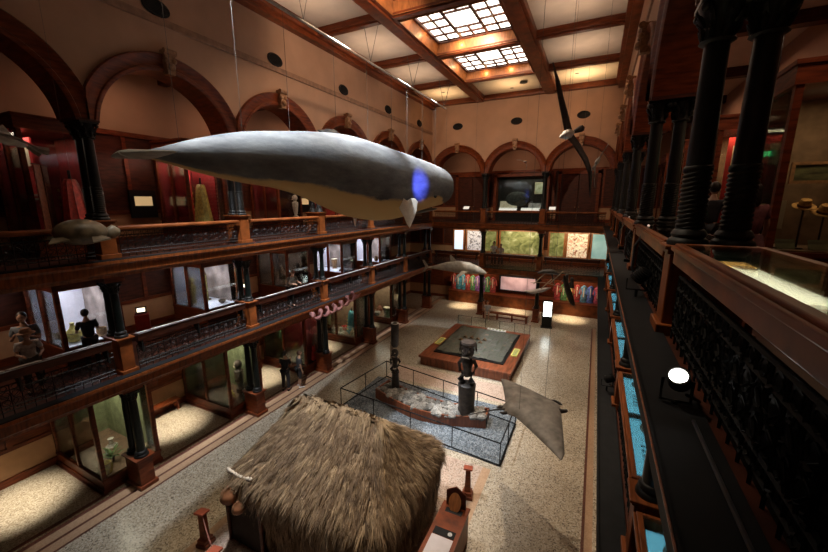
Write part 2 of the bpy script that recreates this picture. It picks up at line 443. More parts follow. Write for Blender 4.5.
for li,fn in enumerate((col_ground,col_second,col_third)):
    proto=fn(); first=True
    g='paired iron columns of the '+LVL[li]
    sites=[((XL,y,0),RZL,'left colonnade, '+ORD[k]) for k,y in enumerate(YS)]
    sites+=[((XR,y,0),RZR,'right colonnade, '+ORD[k]) for k,y in enumerate(YS)]
    if li: sites.append(((XR,.7,0),RZR,'right colonnade, beside the photographer'))
    sites+=[((x,YF,0),0,'far colonnade, '+w) for x,w in zip(XF,('left','right'))]
    sites+=[((XL,YF+.0,0),RZL,'far left corner'),((XR,YF,0),RZR,'far right corner')]
    for loc,rz,w in sites:
        lb=('black paired iron columns on wooden pedestal, %s, %s'%(LVL[li],w))
        if first: proto.location=loc; proto.rotation_euler=(0,0,rz); proto['label']=lb; proto['group']=g; first=False
        else: dup(proto,loc,rz,lb,g)
# ------------------------------------------------------------ balustrades
def balustrade(L,zf,ztop,wood_top=True,backed=False):
    t=thing('balcony_railing','','railing')
    m=MB(); a,b=.28,L-.28; zb=zf+.10; zt=ztop-.12; y=.06
    for z in (zb,zb+.09,zt-.12,zt): m.tube([(a,y,z),(b,y,z)],.014,4)
    n=int((b-a)/.17); w=(b-a)/n
    for k in range(n+1): m.tube([(a+k*w,y,zf+.0),(a+k*w,y,zt)],.010,4)
    for k in range(n):
        cx=a+(k+.5)*w; 
        for cz,rr in ((zb+.045,.035),(zt-.06,.05),((zb+zt)/2-.1,.07),((zb+zt)/2+.07,.07)):
            m.tube([(cx+rr*math.cos(2*PI*j/8),y,cz+rr*math.sin(2*PI*j/8)) for j in range(8)],.008,3,close=True)
        s=1 if k%2 else -1
        m.tube([(cx-s*.06,y,zb+.1),(cx+s*.03,y+.01,zb+.2),(cx-s*.05,y,(zb+zt)/2),(cx+s*.05,y+.01,zt-.2),(cx-s*.03,y,zt-.12)],.010,4)
    if backed:
        random.seed(4)
        for k in range(int((b-a)/.2)):
            for j in range(4):
                x=a+.1+k*.2; z=zf+.12+j*(zt-zf-.12)/4; q=random.uniform(0,6)
                m.tube([(x+.05*w_*math.cos(q+w_*3),.05-.01*w_,z+.05*w_*math.sin(q+w_*3)) for w_ in (.15,.5,.85,1.15)],[.004,.011,.008,.003],4)
    m.build('iron_panel',RAILB if backed else IRON,t)
    if backed:
        m=MB(); m.box(a,b,.085,.10,zf,zt); m.build('shade_backing',RAILB,t)  # added black plate darkens the gaps in the ironwork like shade
    if wood_top:
        m=MB(); m.prism([(-.03,ztop-.11),(.20,ztop-.11),(.22,ztop-.05),(.22,ztop),(-.03,ztop),(-.06,ztop-.03),(-.06,ztop-.07)],a-.04,b+.04,'x'); m.build('handrail',WOODL,t)
    return t
def dense_panel(L,zf,zt,root,name='iron_panel'):
    m=MB(); 
    random.seed(3)
    for k in range(int(L/.12)):
        x=.3+k*.12
        for j in range(4):
            z=zf+.12+j*(zt-zf-.15)/4; s=.055
            pts=[(x+s*q*math.cos(q*5+j+k),.05,z+s*q*math.sin(q*5+j+k)) for q in (.2,.5,.8,1.1,1.4)]
            m.tube(pts,[.006,.01,.012,.012,.006],3)
    return m.build(name,IRON,root)
LAB=mat('label_card',(.62,.62,.60),.35,noise=.35,scale=9)
def rail_case(L,ztop,dep=.62,cards=0,lit=None,h=.20):
    """low table case that stands on the railing line"""
    t=thing('rail_display_case','','display case'); a,b=.3,L-.3
    m=MB()
    m.box(a,b,-.03,.04,ztop-h,ztop+.0); m.box(a,b,dep-.07,dep,ztop-h,ztop); m.box(a,a+.09,.04,dep-.07,ztop-h,ztop); m.box(b-.09,b,.04,dep-.07,ztop-h,ztop)
    if not lit: m.box((a+b)/2-.03,(a+b)/2+.03,.04,dep-.07,ztop-.05,ztop)
    m.box(a,b,-.06,-.03,ztop-.07,ztop-.02)
    m.build('frame',WOODL,t,bevel=.01)
    m=MB(); m.box(a+.09,b-.09,.04,dep-.07,ztop-h,ztop-h+.02); m.build('deck',CREAM if lit else WOODD,t)
    m=MB(); m.box(a+.05,b-.05,.03,dep-.05,ztop+.001,ztop+.009); m.build('glass_top',GLASS,t)
    for x in (a+.05,b-.05):
        for y in (.16,dep-.05):
            m=MB(); m.box(x-.035,x+.035,y-.03,y+.03,ztop-.97,ztop-h); m.build('leg',WOOD,t)
    if cards:
        random.seed(cards)
        for k in range(cards):
            x=a+.35+(b-a-.6)*k/max(1,cards-1); w=random.uniform(.08,.2)
            m=MB(); m.bx((x,random.uniform(.2,.4),ztop-h+.026),(w*1.6,w,.01),random.uniform(-.1,.1)); m.build('label_card',LAB,t)
    return t
def reading_rail(L,ztop):
    t=thing('label_rail','','label rail'); a,b=.3,L-.3
    m=MB(); m.prism([(-.02,ztop-.16),(.30,ztop-.22),(.34,ztop-.03),(.30,ztop-.01),(-.02,ztop+.06),(-.05,ztop+.03)],a,b,'x'); m.build('sloped_board',WOODD,t)
    m=MB(); x=a+.06; random.seed(int(ztop*10)+int(L*7))
    s=(.06-(-.01))/.32
    while x<b-.3:
        w=random.uniform(.25,.6); w=min(w,b-.05-x)
        m.add([(x,.0,ztop+.064),(x+w,.0,ztop+.064),(x+w,.24,ztop+.010),(x,.24,ztop+.010),(x,.0,ztop+.055),(x+w,.0,ztop+.055),(x+w,.24,ztop+.0),(x,.24,ztop+.0)],[(0,1,2,3),(7,6,5,4),(0,4,5,1),(3,2,6,7),(0,3,7,4),(1,5,6,2)])
        x+=w+random.uniform(.03,.12)
    m.build('label_cards',LAB,t)
    m=MB(); m.tube([(a,-.055,ztop+.05),(b,-.055,ztop+.05)],.012,5); m.build('edge_strip',GREYM,t)
    for x in (a+.1,b-.1,(a+b)/2):
        m=MB(); m.prism([(.0,ztop-.5),(.06,ztop-.5),(.3,ztop-.2),(.0,ztop-.16)],x-.02,x+.02,'x'); m.build('bracket',IRON,t)
    return t
def ONAMES(side,k): return side+' gallery, '+ORD[k]
Lf=(XR-XL)/3
for li,(zf,zt) in enumerate(((3.5,4.40),(6.6,7.40))):
    lv=LVL[li+1]; g='iron railings of the '+lv
    proto=balustrade(4.0,zf,zt if li else 4.30,wood_top=bool(li))
    proto.location=(XL,.7,0); proto.rotation_euler=(0,0,RZL)
    cap='wood capped black' if li else 'black ornamental'
    proto['label']=cap+' iron railing, %s left gallery, bay at picture edge'%lv; proto['group']=g
    for k in range(5): dup(proto,(XL,4.7+4*k,0),RZL,cap+' iron railing, %s left gallery, bay after the %s column'%(lv,('first','second','third','fourth','fifth')[k]),g)
    pr_=balustrade(4.0,zf,zt-.02 if li else zt-.1,wood_top=False,backed=True)
    for k in range(6):
        lb='black ornate iron railing panel, %s right gallery, %s'%(lv,ORD[k]); loc=(XR,4.7+4*k,0)
        if k==0: pr_.location=loc; pr_.rotation_euler=(0,0,RZR); pr_['label']=lb; pr_['group']='ornate iron panels of the right gallery, '+lv
        else: dup(pr_,loc,RZR,lb,'ornate iron panels of the right gallery, '+lv)
    pf=balustrade(Lf,zf,zt if li else 4.30,wood_top=bool(li))
    for k,w in enumerate(('left','middle','right')):
        lb=cap+' iron railing, %s far gallery, %s bay'%(lv,w); loc=(XL+Lf*k,YF,0)
        if k==0: pf.location=loc; pf['label']=lb; pf['group']=g
        else: dup(pf,loc,0,lb,g)
# second level reading rails with cards, left and far
pr=reading_rail(4.0,4.46); pr.location=(XL,.7,0); pr.rotation_euler=(0,0,RZL); G2='label rails on the second level railing'
pr['label']='sloped rail of white label cards, second level left, bay at picture edge'; pr['group']=G2
for k in range(5): dup(pr,(XL,4.7+4*k,0),RZL,'sloped rail of white label cards, second level left, bay after the %s column'%(('first','second','third','fourth','fifth')[k]),G2)
pf=reading_rail(Lf,4.46)
for k,w in enumerate(('left','middle','right')):
    lb='sloped rail of white label cards, second level far gallery, %s bay'%w; loc=(XL+Lf*k,YF,0)
    if k==0: pf.location=loc; pf['label']=lb; pf['group']=G2
    else: dup(pf,loc,0,lb,G2)
# near-side railing behind the photographer
n=balustrade(4.0,6.6,7.4); n.location=(-3.4,-.5,0); tag(n,'wood capped black iron railing directly below the viewpoint','railing')
# right gallery low cases standing at the railing
SCRN=mat('blue_display_panel',(.10,.34,.44),.3,emit=(.22,.66,.84),es=1.7,noise=.4,scale=5)
c3=rail_case(4.0,7.58,.62,cards=4)
for k in range(6):
    lb='low glass topped wooden case at the third level railing, right gallery, %s'%ORD[k]
    if k==1: c3.location=(XR,8.7,0); c3.rotation_euler=(0,0,RZR); c3['label']=lb; c3['group']='low cases along the right railing'
    elif k>1: dup(c3,(XR,4.7+4*k,0),RZR,lb,'low cases along the right railing')
near=rail_case(4.0,7.60,.66,cards=0,lit=True)
for ch in near.children:
    if ch.name.startswith('deck'): ch.location=(0,0,.125)
    if ch.name.startswith('glass_top'): ch.location=(0,0,-.012)
near.location=(XR,4.65,0); near.rotation_euler=(0,0,RZR)
tag(near,'lit low wooden case with glass top in the right foreground','display case','low cases along the right railing')
def sheet(root,name,x,y,z,w,d,mt,rot=0,h=.006):
    m=MB(); m.bx((x,y,z),(w,d,h),rot); return m.build(name,mt,root)
LP=mat('glow_paper',(.80,.70,.42),.6,noise=.10,scale=5,emit=(1,.88,.58),es=5.5)  # emission in the paper stands in for light falling on it
sheet(near,'glowing_sheet',1.8,.16,7.552,1.3,.20,LP)
sheet(near,'glowing_photograph',1.30,.16,7.558,.26,.20,mat('glow_amber',(.6,.3,.08),.6,emit=(1,.5,.12),es=3.5))  # amber print glows by itself in place of case light
sheet(near,'oval_print',1.5,.17,7.565,.16,.09,WHITE,.1)
sheet(near,'label_card',.75,.3,7.552,.6,.36,mat('green_card',(.14,.22,.16),.5),.0)
sheet(near,'label_card',1.6,.40,7.552,.9,.16,mat('olive_card',(.22,.24,.12),.5),.0)
c2=rail_case(4.0,4.46,.62,cards=0,h=.12)
for k in range(6):
    lb='low case with blue panels, second level right railing, %s'%ORD[k]
    if k==0: c2.location=(XR,4.7,0); c2.rotation_euler=(0,0,RZR); c2['label']=lb; c2['group']='blue panel cases along the right railing'
    if k==0:
        for j in range(2):
            x=1.2+j*1.6; 
            m=MB(); m.bx((x,.29,4.40),(1.42,.47,.03)); p=m.build('blue_panel',SCRN,c2); p['label']='blue backlit map panel'
            m=MB(); m.lathe([(.001,0),(.1,0),(.1,.006),(.001,.006)],(x-.45,.25,4.416),18,sx=1.4,sy=.7); m.build('oval_emblem',LAB,p)
            m=MB(); [m.bx((x+.05+.12*q,.30,4.418),(.05,.3,.004)) for q in range(4)]; m.build('text_lines',mat('pale_ink',(.3,.6,.7),.5),p)
    else: dup(c2,(XR,4.7+4*k,0),RZR,lb,'blue panel cases along the right railing')
# ------------------------------------------------------------ tall glass cabinets between the bays
DECKL=mat('white_deck',(.75,.76,.80),.6,noise=.02)
BACKS={}
def cabinet(d0,d1,w,zf,zg0,zg1,ztop,deck,back,side=None):
    """local x across the width, local y = into the gallery (d0 front, d1 back)"""
    t=thing('glass_cabinet','','cabinet'); h=w/2; s=.05
    m=MB(); m.box(-h,h,d0,d1,zf,zg0-.08); m.box(-h-.03,h+.03,d0-.03,d1,zf,zf+.12); m.box(-h-.02,h+.02,d0-.02,d1,zg0-.08,zg0)
    m.build('plinth',WOOD,t,bevel=.008)
    m=MB(); m.box(-h-.03,h+.03,d0-.03,d1,zg1,ztop); m.box(-h-.06,h+.06,d0-.06,d1,ztop-.07,ztop); m.build('cornice',WOOD,t)
    for (x,y) in ((-h+s,d0+s),(h-s,d0+s),(-h+s,(d0+d1)/2),(h-s,(d0+d1)/2),(-h+s,d1-s),(h-s,d1-s)):
        m=MB(); m.box(x-s,x+s,y-s,y+s,zg0,zg1); m.build('post',WOOD,t)
    m=MB(); m.box(-h+.05,h-.05,d0+.05,d1-.05,zg0,zg0+.02); m.build('deck',deck,t)
    m=MB(); m.box(h-.16,h-.13,d0+.35,d1-.1,zg0+.02,zg1); m.build('backing',side or back,t)
    m=MB(); m.box(-h+.1,h-.1,d1-.07,d1-.04,zg0+.02,zg1); m.build('rear_board',back,t)
    for a,b,c,d in ((-h+.1,h-.1,d0+.03,d0+.04),(-h+.03,-h+.04,d0+.1,(d0+d1)/2-.05),(h-.04,h-.03,d0+.1,(d0+d1)/2-.05),(-h+.03,-h+.04,(d0+d1)/2+.05,d1-.1),(h-.04,h-.03,(d0+d1)/2+.05,d1-.1)):
        m=MB(); m.box(a,b,c,d,zg0,zg1); m.build('glass_pane',GLASS,t)
    return t
def recolour(t,name,mt,oldmesh=True):
    for c in t.children:
        if c.name.split('.')[0]==name:
            c.data=c.data.copy(); c.data.materials[0]=mt
# --- exhibits: shaped objects shown in the cabinets
def ex(kind,loc,lab,cat,col,rz=0,s=1.0,group=None):
    c1=mat('ex_%02x%02x%02x'%tuple(int(255*v) for v in col),col,.6,noise=.25,scale=12)
    t=thing(kind,lab,cat,loc,rz,group); m=MB()
    if kind in('wooden_bowl','gourd','stone_pounder','basket','clay_pot'):
        pr={'wooden_bowl':[(.001,0),(.08,0),(.17,.08),(.2,.18),(.18,.18),(.15,.09),(.001,.04)],
            'gourd':[(.001,0),(.10,.01),(.19,.12),(.17,.25),(.07,.36),(.04,.46),(.05,.5),(.001,.5)],
            'stone_pounder':[(.001,0),(.12,0),(.13,.05),(.05,.12),(.04,.22),(.07,.25),(.001,.28)],
            'basket':[(.001,0),(.13,0),(.16,.15),(.15,.3),(.13,.3),(.13,.05),(.001,.04)],
            'clay_pot':[(.001,0),(.09,0),(.16,.12),(.14,.24),(.08,.3),(.1,.34),(.001,.33)]}[kind]
        m.lathe([(r*s,z*s) for r,z in pr],n=18); m.build('body',c1,t,smooth=True)
        m=MB(); zz=pr[-2][1]*s; rr=pr[3][0]*s
        m.tube([(rr*math.cos(a*PI/6),rr*math.sin(a*PI/6),pr[3][1]*s) for a in range(12)],.012*s,5,close=True); m.build('rim',mat('cord',(.25,.16,.08),.7),t,smooth=True)
    elif kind=='feather_cape':
        rings=[]
        for z,w,dd in ((1.25,.16,.10),(1.15,.26,.13),(.8,.34,.17),(.35,.42,.22),(.1,.46,.25)):
            rings.append([(w*s*math.cos(a*2*PI/20)*(1+.05*math.cos(a*PI)),dd*s*math.sin(a*2*PI/20)*(1+.1*math.cos(a*PI)),z*s) for a in range(20)])
        m.loft(rings); m.build('cape',c1,t,smooth=True)
        m=MB(); m.lathe([(.03*s,0),(.03*s,1.45*s),(.001,1.47*s)],n=8); m.lathe([(.18*s,0),(.16*s,.04*s)],n=14); m.build('stand',IRON,t)
        m=MB(); 
        for a in range(5): m.bx((0,-.24*s,(.3+.17*a)*s),(.16*s-.02*a*s,.02,.07*s),0,0)
        m.build('crescent_pattern',mat('feather_yellow',(.5,.35,.06),.7),t)
    elif kind=='carved_figure':
        m.lathe([(.10*s,0),(.10*s,.12*s),(.05*s,.14*s)],n=12); m.lathe([(.05*s,.14*s),(.09*s,.3*s),(.11*s,.5*s),(.12*s,.62*s),(.05*s,.68*s),(.06*s,.7*s)],n=12)
        m.ball((0,0,.8*s),.10*s,12,8,(1,1,1.25)); m.build('body',c1,t,smooth=True)
        for q in(-1,1):
            m=MB(); m.tube([(q*.11*s,0,.6*s),(q*.17*s,-.03*s,.47*s),(q*.10*s,-.1*s,.38*s)],[.035*s,.03*s,.025*s],7); m.build('arm',c1,t,smooth=True)
        m=MB(); m.ball((-.04*s,-.09*s,.83*s),.018*s,8,6); m.ball((.04*s,-.09*s,.83*s),.018*s,8,6); m.bx((0,-.10*s,.745*s),(.09*s,.03*s,.03*s)); m.build('face',CREAM,t)
    elif kind=='drum':
        m.lathe([(.16*s,0),(.13*s,.1*s),(.15*s,.2*s),(.19*s,.5*s),(.19*s,.62*s),(.001,.62*s)],n=18); m.build('body',c1,t,smooth=True)
        m=MB(); m.lathe([(.195*s,.6*s),(.2*s,.64*s),(.001,.645*s)],n=18); m.build('drumhead',CREAM,t)
    elif kind=='textile_panel':
        m.box(-.3*s,.3*s,-.012,.012,0,1.2*s); m.build('cloth',c1,t)
        m=MB(); 
        for k in range(6):
            m.box(-.3*s,.3*s,-.016,-.011,(.1+.19*k)*s,(.14+.19*k)*s)
            for j in range(5): m.bx(((-.22+.11*j)*s,-.016,(.2+.19*k)*s),(.05*s,.008,.05*s),0,0)
        m.build('woven_pattern',mat('thread_pale',(.55,.42,.30),.8),t)
        m=MB(); m.tube([(-.34*s,0,1.2*s),(.34*s,0,1.2*s)],.018,6); m.tube([(0,.02,0),(0,.02,1.2*s)],.015,6); m.lathe([(.15*s,-.0),(.12*s,.03)],n=12); m.build('hanging_rod',WOODD,t)
    elif kind=='leafy_plant':
        for k in range(26):
            a=random.uniform(0,2*PI); l=random.uniform(.3,.7)*s; e=random.uniform(.3,1.2); w=.05*s
            d=Vector((math.cos(a)*math.cos(e),math.sin(a)*math.cos(e),math.sin(e))); u=Vector((-math.sin(a),math.cos(a),0))*w
            b=Vector((0,0,.2*s)); p=b+d*l*.6; q=b+d*l-Vector((0,0,.1*s))
            m.add([b+u*.2,b-u*.2,p-u,q,p+u,p+Vector((0,0,-.01))],[(0,1,5),(1,2,5),(2,3,5),(3,4,5),(4,0,5)])
        m.build('leaves',c1,t)
        m=MB(); m.lathe([(.001,0),(.1*s,0),(.13*s,.2*s),(.001,.18*s)],n=12); m.build('pot',WOODD,t)
    elif kind=='info_board':
        m.box(-.25*s,.25*s,0,.02,.0,.36*s); m.build('board',c1,t)
        m=MB(); [m.box(-.2*s,(.2-.05*(k%3))*s,-.004,0,(.05+.04*k)*s,(.065+.04*k)*s) for k in range(6)]; m.build('text_lines',IRON,t)
    return t
KIND_CAT={'wooden_bowl':'bowl','gourd':'gourd','stone_pounder':'stone tool','basket':'basket','clay_pot':'pot','feather_cape':'cape','carved_figure':'figurine','drum':'drum','textile_panel':'textile','leafy_plant':'plant','info_board':'sign'}
CN={(.30,.16,.07):'brown',(.45,.36,.2):'tan',(.10,.07,.05):'black',(.45,.04,.03):'red',(.04,.22,.24):'teal',(.12,.18,.06):'green',(.50,.40,.10):'yellow',(.5,.45,.38):'pale',(.25,.09,.05):'rust',(.62,.34,.10):'bright amber',(.55,.30,.10):'dull amber'}
def place(kind,side,cy,dx,dy,z,col,where,s=1,rz=0):
    """side L/R; cy = cabinet centre; dx along gallery, dy depth from column line"""
    if side=='L': loc=(XL-dy,cy+dx,z); r=rz+R(-60)+PI
    else: loc=(XR+dy,cy+dx,z); r=rz+R(0)
    cn=CN.get(col,'brown'); return ex(kind,loc,'%s %s %s'%(cn,kind.replace('_',' '),where),KIND_CAT[kind],col,rz=R(-35)+rz if side=='L' else r,s=s)
BR,TN,BK,RD,TL,GN,YL,PL,RU=(.30,.16,.07),(.45,.36,.2),(.10,.07,.05),(.45,.04,.03),(.04,.22,.24),(.12,.18,.06),(.50,.40,.10),(.5,.45,.38),(.25,.09,.05)
BKM={'d':mat('backing_brown',(.20,.12,.07),.8),'g':mat('backing_olive',(.22,.24,.12),.8),'r':mat('backing_red',(.30,.02,.02),.7),'w':mat('backing_white',(.62,.58,.62),.7,noise=.02)}
ordn=['first','second','third','fourth','fifth','sixth']
# ground floor, left
g='glass cabinets of the ground floor'
p=cabinet(.76,3.55,1.5,0,.40,2.72,3.0,BKM['d'],BKM['g'])
for k,y in enumerate(YS):
    lb='tall wood framed glass cabinet on the ground floor left, %s'%ORD[k]
    if k==0: p.location=(XL,y+.03,0); p.rotation_euler=(0,0,RZL); p['label']=lb; p['group']=g; c=p
    else: c=dup(p,(XL,y+.03,0),RZL,lb,g); recolour(c,'backing',BKM['dgrd'[k%4]])
    light('AREA',(XL-2.1,y-.1,2.66),20,(1,.86,.66),2.0,(XL-2.1,y-.1,0),sizey=.4)
    w='in the ground floor left cabinet '+ORD[k]
    sets=[[('leafy_plant',-.2,1.45,GN,.7),('carved_figure',-.4,2.0,BR,1.5),('wooden_bowl',.35,1.1,TN,1.2),('basket',-.4,2.9,TN,1.4),('info_board',.1,.95,PL,1)],
          [('textile_panel',-.3,2.3,TN,1.2),('clay_pot',-.4,1.2,YL,1.3),('info_board',.1,1.0,PL,1.3),('carved_figure',.3,1.5,BK,1.5),('gourd',-.4,1.75,BR,1.2)],
          [('leafy_plant',-.3,1.7,TN,.8),('feather_cape',.05,1.15,RD,1.15),('feather_cape',-.2,2.9,GN,1.0),('info_board',-.45,2.3,PL,.9),('wooden_bowl',-.4,1.15,PL,1.2)],
          [('feather_cape',-.2,1.4,TL,1.1),('gourd',-.4,2.6,PL,.8),('stone_pounder',-.45,2.0,PL,1.5),('textile_panel',-.1,2.9,RU,1.2),('clay_pot',.35,1.0,PL,1)],
          [('textile_panel',-.3,2.4,BR,.8),('drum',-.45,1.3,BK,1.0),('wooden_bowl',-.45,2.0,PL,1.2),('basket',.3,1.1,BK,1)]][k]
    sets=sets+[(('gourd','drum','basket','clay_pot','carved_figure')[(k+2)%5],-.5,1.05+.02*k,(YL,RU,PL,TN,GN)[k],1.0),(('textile_panel','carved_figure','textile_panel','clay_pot','basket')[k],-.2,3.25,(GN,PL,RD,YL,RU)[k],1.1),(('stone_pounder','basket','gourd','wooden_bowl','gourd')[k],.15,2.2,(PL,GN,YL,RD,RU)[k],1.2)]
    for (kd,dx,dy,col,s) in sets: place(kd,'L',y,dx,dy,.425,col,w,s)
# hanging red cloak case side in the third bay
# second level, left
g='lit glass cabinets of the second level'
p=cabinet(1.55,3.55,1.45,3.5,4.12,5.7,5.95,DECKL,BKM['w'],mat('backing_mauve_brown',(.26,.20,.17),.8,noise=.3,scale=2))
for k,y in enumerate(YS):
    lb='white lit glass cabinet with table level floor, second level left, %s'%ORD[k]
    if k==0: p.location=(XL,y+.03,0); p.rotation_euler=(0,0,RZL); p['label']=lb; p['group']=g; c=p
    else: c=dup(p,(XL,y+.03,0),RZL,lb,g)
    if k==2:
        for nm_ in ('backing','rear_board','deck'): recolour(c,nm_,BKM['d'])
        c['label']='dark lined glass cabinet with amber cloth, second level left, third from the camera'
    light('AREA',(XL-2.5,y-.1,5.66),22,(.88,.86,1),1.4,(XL-2.5,y-.1,0),sizey=.6)
    w='in the second level left cabinet '+ORD[k]
    sets=[[('gourd',-.3,2.0,YL,1.1),('basket',.3,1.9,BR,.8),('wooden_bowl',-.35,2.7,TN,.8)],[('carved_figure',-.3,2.9,YL,1.1),('wooden_bowl',.2,1.9,BK,.7),('textile_panel',.3,2.9,YL,.9)],
          [('textile_panel',-.3,2.9,(.62,.34,.10),1.0),('textile_panel',-.3,2.3,(.55,.30,.10),.8),('carved_figure',.3,1.9,BK,1.0)],[('stone_pounder',-.3,1.9,BK,1.2),('drum',.2,2.8,BR,.9)],[('clay_pot',-.3,2.1,BR,1),('gourd',.3,2,TN,.8)]][k]
    for (kd,dx,dy,col,s) in sets: place(kd,'L',y,dx,dy,4.145,col,w,s)
# third level, left and right
g='glass cabinets of the third level'
p=cabinet(1.8,3.55,1.45,6.6,7.2,9.75,10.1,BKM['d'],BKM['r'])
for q,(a_,b_) in enumerate(((2.1,2.7),(2.75,3.4))):
    m=MB(); m.box(-.42,-.38,a_,b_,7.25,9.6); w_=m.build('red_cloth_board',mat('red_board',(.50,.02,.02),.7,noise=.12),p)
    m=MB(); m.box(-.44,-.425,a_+.12,b_-.1,8.9,9.4); m.build('white_print',CREAM,w_)
    m=MB(); 
    for z_ in (8.05,8.15): m.box(-.44,-.425,a_+.1,b_-.1,z_,z_+.05)
    m.build('pattern_band',_M['thread_pale'],w_)
for k,y in enumerate(YS):
    lb='dark wood framed glass cabinet, third level left, %s'%ORD[k]
    if k==0: p.location=(XL,y+.03,0); p.rotation_euler=(0,0,RZL); p['label']=lb; p['group']=g; c=p
    else: c=dup(p,(XL,y+.03,0),RZL,lb,g)
    light('AREA',(XL-2.6,y-.52,9.7),48 if k else 8,(1,.75,.6),1.4,(XL-2.6,y-.52,0),sizey=.18)
    w='in the third level left cabinet '+ORD[k]
    sets=[[('textile_panel',-.4,1.75,RU,1.4),('feather_cape',.2,1.9,RD,1.1)],[('feather_cape',-.25,1.75,YL,1.1),('textile_panel',.3,1.65,RU,1.4)],
          [('carved_figure',.2,1.7,PL,1.2)],[('feather_cape',-.2,1.8,RD,1.1)],[('carved_figure',.2,1.8,TN,1)]][k]
    for (kd,dx,dy,col,s) in sets: place(kd,'L',y,dx,dy,7.225,col,w,s)
pR=None
for k,y in enumerate((8.7,12.7,16.7,20.7)):
    lb='dark wood framed glass cabinet, third level right, %s'%ORD[k]
    c=dup(p,(XR,y,0),RZR,lb,g)
    recolour(c,'deck',BKM['d']); recolour(c,'backing',BKM['d'])
    light('AREA',(XR+2.6,y-.4,9.7),(7,14,14,14)[k],(1,.66,.36),1.3,(XR+2.6,y-.4,0),sizey=.5)
    for ch in c.children:
        if ch.name.startswith('backing'): ch.rotation_euler=(0,0,PI); ch.location=(0,5.6,0)
        if ch.name.startswith('rear_board'): ch.data=ch.data.copy(); ch.data.materials[0]=BKM['d']
    for ch in list(c.children):
        if ch.name.startswith('red_cloth') and k==0:
            for g_ in list(ch.children): bpy.data.objects.remove(g_)
            bpy.data.objects.remove(ch)
    for ch in list(c.children):
        if ch.name.startswith('red_cloth'): ch.rotation_euler=(0,0,PI); ch.location=(0,5.5,0)
# straw hats, framed pictures and card in the right foreground cabinet
STRAW=mat('straw',(.55,.30,.09),.8,noise=.3,scale=40)
for i,(x,z,s) in enumerate(((3.06,7.93,1.0),(3.32,7.83,1.1))):
    t=thing('straw_hat','round straw hat with dark band, %s in the right cabinet'%('left one and higher' if i==0 else 'right one and lower'),'hat',(x,8.35,z),0,'straw hats in the right cabinet')
    M=Matrix.Rotation(R(24),4,'X')
    m=MB(); m.lathe([(.001,.115),(.045,.11),(.065,.12),(.078,.09),(.085,.0),(.125,-.008),(.15,.006),(.15,-.004),(.12,-.018),(.001,-.01)],n=22,M=M@Matrix.Scale(s,4)); m.build('hat_body',STRAW,t,smooth=True)
    m=MB(); m.lathe([(.085*s,.0),(.089*s,.001),(.086*s,.035),(.08*s,.035)],n=22,M=M); m.build('hat_band',WOODD,t)
    h=z-7.225-.01
    q=ex('stone_pounder',(x,8.35,7.225),'','stand',BK,s=1)
    [bpy.data.objects.remove(z_) for z_ in list(q.children)]
    m=MB(); m.lathe([(.09,0),(.09,.02),(.015,.03),(.012,h-.02),(.07,h),(.001,h+.02)],n=12); m.build('stand_pole',IRON,q); q.name='hat_stand'; q['label']='thin black stand holding the %s straw hat'%('left' if i==0 else 'right'); q['category']='stand'
def framed(name,lab,cat,loc,w,h,mt,fm,rz=0,fw=.05,extra=None):
    t=thing(name,lab,cat,loc,rz)
    m=MB(); 
    for a,b,c,d in ((-w/2-fw,w/2+fw,-fw,0),(-w/2-fw,w/2+fw,h,h+fw),(-w/2-fw,-w/2,0,h),(w/2,w/2+fw,0,h)): m.box(a,b,-.03,.02,c,d)
    m.build('frame',fm,t)
    m=MB(); m.box(-w/2,w/2,-.01,.01,0,h); m.build('picture',mt,t); return t
LAND=mat('landscape_painting',(.10,.10,.045),.6,noise=.6,scale=3,stretch=(1,1,4))
framed('framed_painting','wide landscape painting in gold frame inside the right cabinet','painting',(3.30,8.75,8.36),.62,.26,LAND,GOLD)
framed('framed_painting','second framed painting at the upper right of the right cabinet','painting',(3.9,8.75,8.8),.4,.4,LAND,GOLD)
ex('info_board',(2.72,8.5,7.75),'narrow upright cream card left of the straw hats','sign',(.6,.55,.38),s=.62)
t=thing('tall_display_panel','tall pale narrow card in the right cabinet, left of the straw hats','sign',(2.76,8.4,7.225)); m=MB(); m.box(-.09,.09,-.01,.01,.33,.8); m.build('card',CREAM,t); m=MB(); m.box(-.01,.01,.011,.02,0,.4); m.box(-.05,.05,-.05,.05,0,.015); m.build('stand',IRON,t)
for k in range(3):
    t=thing('photo_stand','small angled photograph on the cabinet floor, %s of three under the hats'%('left','middle','right')[k],'photograph',(2.85+.4*k,8.15,7.225)); m=MB(); m.bx((0,0,.09),(.24,.012,.17),0,R(-25)); m.build('print',LAND,t); m=MB(); m.bx((0,.05,.06),(.02,.01,.14),0,R(30)); m.build('strut',IRON,t)
# green exit sign beyond
t=thing('exit_sign','small green lit exit sign beside the right gallery doorway','sign',(3.28,11.35,9.06),R(-20))
m=MB(); m.box(-.17,.17,-.03,.03,-.1,.1); m.build('housing',IRON,t)
def text(s,size,mt,parent,loc,rot=(R(90),0,0),ext=.003,align='CENTER'):
    cu=bpy.data.curves.new('lettering','FONT'); cu.body=s; cu.size=size; cu.extrude=ext; cu.align_x=align; cu.align_y='CENTER'
    o=bpy.data.objects.new('lettering',cu); COL.objects.link(o); dg=bpy.context.evaluated_depsgraph_get()
    me=bpy.data.meshes.new_from_object(o.evaluated_get(dg)); bpy.data.objects.remove(o)
    o=bpy.data.objects.new('lettering',me); COL.objects.link(o); me.materials.clear(); me.materials.append(mt); o.parent=parent; o.location=loc; o.rotation_euler=rot
    return o
m=MB(); m.tube([(0,0,.1),(0,0,3.33)],.012,6); m.build('hanging_rod',IRON,t)
text('EXIT',.15,glow('exit_green',(.05,1,.25),3.5),t,(0,-.034,0))
